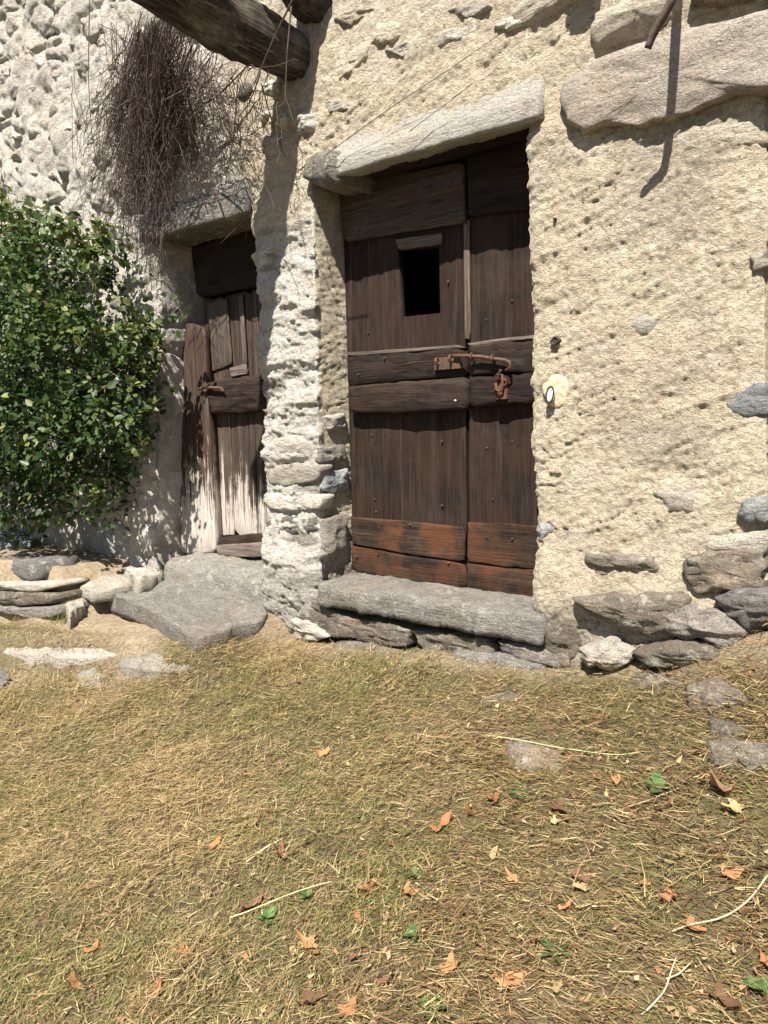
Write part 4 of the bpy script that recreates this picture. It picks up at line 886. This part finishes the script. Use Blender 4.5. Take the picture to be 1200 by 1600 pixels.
# ---- fallen leaves
def leafmesh(seed, lobes):
    R = random.Random(seed); n_ = 22; V = [(0, 0, .0)]; ph = R.uniform(0, 6); cu = R.uniform(.5, 1.5); fo = R.uniform(.2, .9)
    for k in range(n_):
        t = 2*math.pi*k/n_; r = (.5+.16*math.cos(lobes*t+ph)+.10*R.uniform(-1, 1))*(1.0+.35*math.cos(t)); V.append((r*math.cos(t), r*.72*math.sin(t), 0))
    ring2 = [(x_*.55, y_*.55, 0) for x_, y_, _ in V[1:]]
    V = V+ring2; W2 = []
    for x_, y_, _ in V:
        z_ = fo*abs(y_)*.8+cu*(x_*x_)*.45+.10*math.sin(7*x_+seed)*math.cos(6*y_+seed); W2.append((x_, y_, z_+.05))
    F = []
    for k in range(n_):
        a, b = 1+k, 1+(k+1) % n_; c, d = a+n_, b+n_; F += [(a, b, d, c), (c, d, 0)]
    return W2, F
lv = {}
for mt, nm in ((L_OR, 'or'), (L_BR, 'br'), (L_YE, 'ye')):
    for s_ in range(4):
        V_, F_ = leafmesh(s_*13+len(nm)+ord(nm[0]), [3, 4, 5, 3][s_]); me = bpy.data.meshes.new('fallen_leaf'); me.from_pydata(V_, [], F_); me.polygons.foreach_set('use_smooth', [True]*len(F_)); me.materials.append(mt); lv[nm, s_] = me
LB = {'or': ('crisp orange fallen leaf lying on the mown lawn', 'orange fallen leaves'), 'br': ('curled dark brown fallen leaf lying on the mown lawn', 'brown fallen leaves'), 'ye': ('pale yellow fallen leaf lying on the mown lawn', 'yellow fallen leaves')}
spots = [('or', 772, 1258, 1.2), ('or', 735, 1284, 1), ('or', 686, 1300, 1.3), ('br', 870, 1270, 1.2), ('ye', 865, 1290, .8), ('or', 964, 1234, 1), ('br', 1030, 1275, 1.2), ('ye', 1150, 1283, 1.2), ('br', 1130, 1250, 1.4), ('or', 1136, 1384, 1.2), ('or', 635, 1404, 1), ('or', 580, 1396, 1.1), ('or', 700, 1526, 1.1), ('or', 786, 1550, 1.4), ('or', 292, 1496, 1.1), ('or', 246, 1563, 1), ('br', 440, 1350, 1.3), ('br', 383, 1438, 1.4), ('or', 504, 1188, 1.1), ('or', 486, 1484, 1.1), ('ye', 460, 1492, .9), ('ye', 602, 1437, .6), ('ye', 911, 1402, 1), ('or', 1050, 1420, 1.3), ('br', 845, 1482, 1.2), ('or', 335, 1332, 1), ('ye', 768, 1345, .9), ('ye', 606, 1440, .5), ('br', 716, 1434, 1.3), ('or', 1078, 1460, .9), ('ye', 1126, 1350, .8), ('br', 478, 1585, 1.4), ('or', 120, 1552, .9), ('br', 1190, 1380, 1), ('or', 805, 1385, .9), ('br', 900, 1380, 1), ('ye', 870, 1558, .8), ('br', 598, 1548, 1), ('or', 540, 1592, 1), ('ye', 410, 1592, .6), ('or', 140, 1495, .9), ('br', 1120, 1575, 1.1), ('or', 1195, 1520, 1), ('br', 420, 1275, .8), ('or', 395, 1300, .7), ('br', 470, 1075, .8), ('or', 1010, 1395, .9), ('br', 1165, 1440, 1), ('or', 880, 1430, .8), ('ye', 1065, 1350, .8), ('br', 1100, 1235, 1), ('or', 930, 1222, .8), ('br', 610, 1330, .7), ('or', 560, 1450, .7), ('br', 1045, 1060, .8)]
OWN = {(504, 1188): 'orange fallen leaf lying alone on the lawn below the granite doorstep', (1045, 1060): 'brown fallen leaf against the foundation stones', (470, 1075): 'brown fallen leaf on the grass in front of the flagstone',
       (772, 1258): 'orange fallen leaf beside the dark green weed', (383, 1438): 'dark brown fallen leaf touching a small green weed', (440, 1350): 'curled brown fallen leaf beside the short thick straw piece',
       (865, 1290): 'pale yellow fallen leaf touching a curled brown one', (870, 1270): 'curled brown fallen leaf touching a pale yellow one', (460, 1492): 'pale yellow fallen leaf touching an orange one',
       (486, 1484): 'orange fallen leaf touching a pale yellow one', (930, 1222): 'orange fallen leaf between the overgrown flat stone and the large green weed'}
for nm, x_, y_, sc in spots:
    p = gpos(x_, y_); o = bpy.data.objects.new('fallen_leaf', lv[nm, rnd.randint(0, 3)]); link(o)
    s_ = .041*sc*rnd.uniform(.85, 1.15); o.location = (p[0], p[1], gz1(p[0], p[1])+.008); o.scale = (s_, s_*rnd.uniform(.7, 1.0), s_*rnd.uniform(.9, 1.7))
    o.rotation_euler = (rnd.uniform(-.35, .35), rnd.uniform(-.35, .35), rnd.uniform(0, 6.28)); tag(o, OWN.get((x_, y_), LB[nm][0]), 'leaf', LB[nm][1])
# ---- loose stalks
for pts, r_, m, lb in [([(758, 1160), (820, 1166), (880, 1184), (960, 1194), (1000, 1192)], .002, STRAWG, 'long greenish stalk lying over the overgrown flat stone'),
                       ([(1200, 1378), (1170, 1420), (1130, 1450), (1080, 1465), (1050, 1476)], .0022, STRAW, 'long bent straw stalk lying among brown leaves'),
                       ([(386, 1356), (412, 1340), (442, 1325)], .0025, STRAW, 'short thick pale straw piece beside a curled brown leaf'),
                       ([(1010, 1592), (1040, 1560), (1056, 1518)], .002, STRAW, 'straw stalk lying at the bottom edge of the lawn'),
                       ([(1040, 1558), (1060, 1545), (1080, 1528)], .002, STRAW, 'thin straw lying across another stalk'),
                       ([(980, 1278), (1020, 1262), (1060, 1248)], .002, STRAW, 'thin straw between two brown leaves'),
                       ([(1150, 1190), (1160, 1178), (1172, 1164)], .002, STRAW, 'short straw leaning on the dark flat stone'),
                       ([(360, 1450), (420, 1425), (520, 1395)], .002, STRAWG, 'thin greenish straw lying in the lawn')]:
    q = np.array([gpos(*p) for p in pts]); t = np.linspace(0, len(q)-1, 12); q = np.stack([np.interp(t, np.arange(len(q)), q[:, k]) for k in range(3)], 1)
    q[:, 2] = gz(q[:, 0], q[:, 1])+.018; q[1:-1] = (q[:-2]+2*q[1:-1]+q[2:])/4
    V_, F_ = tube(q, np.linspace(r_, r_*.6, 12), 6); tag(obj('straw_stalk', V_, F_, m), lb, 'straw')
# ---- small green weeds
for k, (x_, y_, sc, lb) in enumerate([(1034, 1238, 1.4, 'large broad leaved green weed near the half buried stones'), (812, 1250, 1.1, 'dark green weed beside an orange leaf'), (866, 1505, 1.2, 'bright green grassy weed in the lawn'), (420, 1442, 1.0, 'small green weed beside a dark brown leaf'),
                                      (652, 1378, .9, 'small pale green weed above two orange leaves'), (680, 1582, 1.3, 'green weed at the bottom edge of the lawn'), (645, 1468, .7, 'tiny green weed in the bare lawn'), (1180, 1560, 1.0, 'green weed in the corner of the lawn'), (480, 1405, .7, 'small green weed beside a thin straw')]):
    p = gpos(x_, y_); p[2] = gz1(p[0], p[1]); e = empty('green_weed', p, lb, 'weed', 'weeds in the lawn')
    for j in range(7):
        a = j*.9+rnd.uniform(-.3, .3); L_ = .034*sc*rnd.uniform(.7, 1.3); wd = .3*L_ if k != 2 else .1*L_; el = rnd.uniform(.25, .8)
        d = np.array([math.cos(a)*math.cos(el), math.sin(a)*math.cos(el), math.sin(el)]); s2 = np.array([-math.sin(a), math.cos(a), 0]); up_ = np.cross(d, s2)
        V_ = [p, p+d*L_*.35+s2*wd, p+d*L_*.8+s2*wd*.9-np.array([0, 0, .1*L_]), p+d*L_*1.15-np.array([0, 0, .25*L_]), p+d*L_*.8-s2*wd*.9-np.array([0, 0, .1*L_]), p+d*L_*.35-s2*wd, p+d*L_*.55-up_*.06*L_]
        obj('leaf', np.array(V_)+np.array([0, 0, .006]), LF, WEED, e)
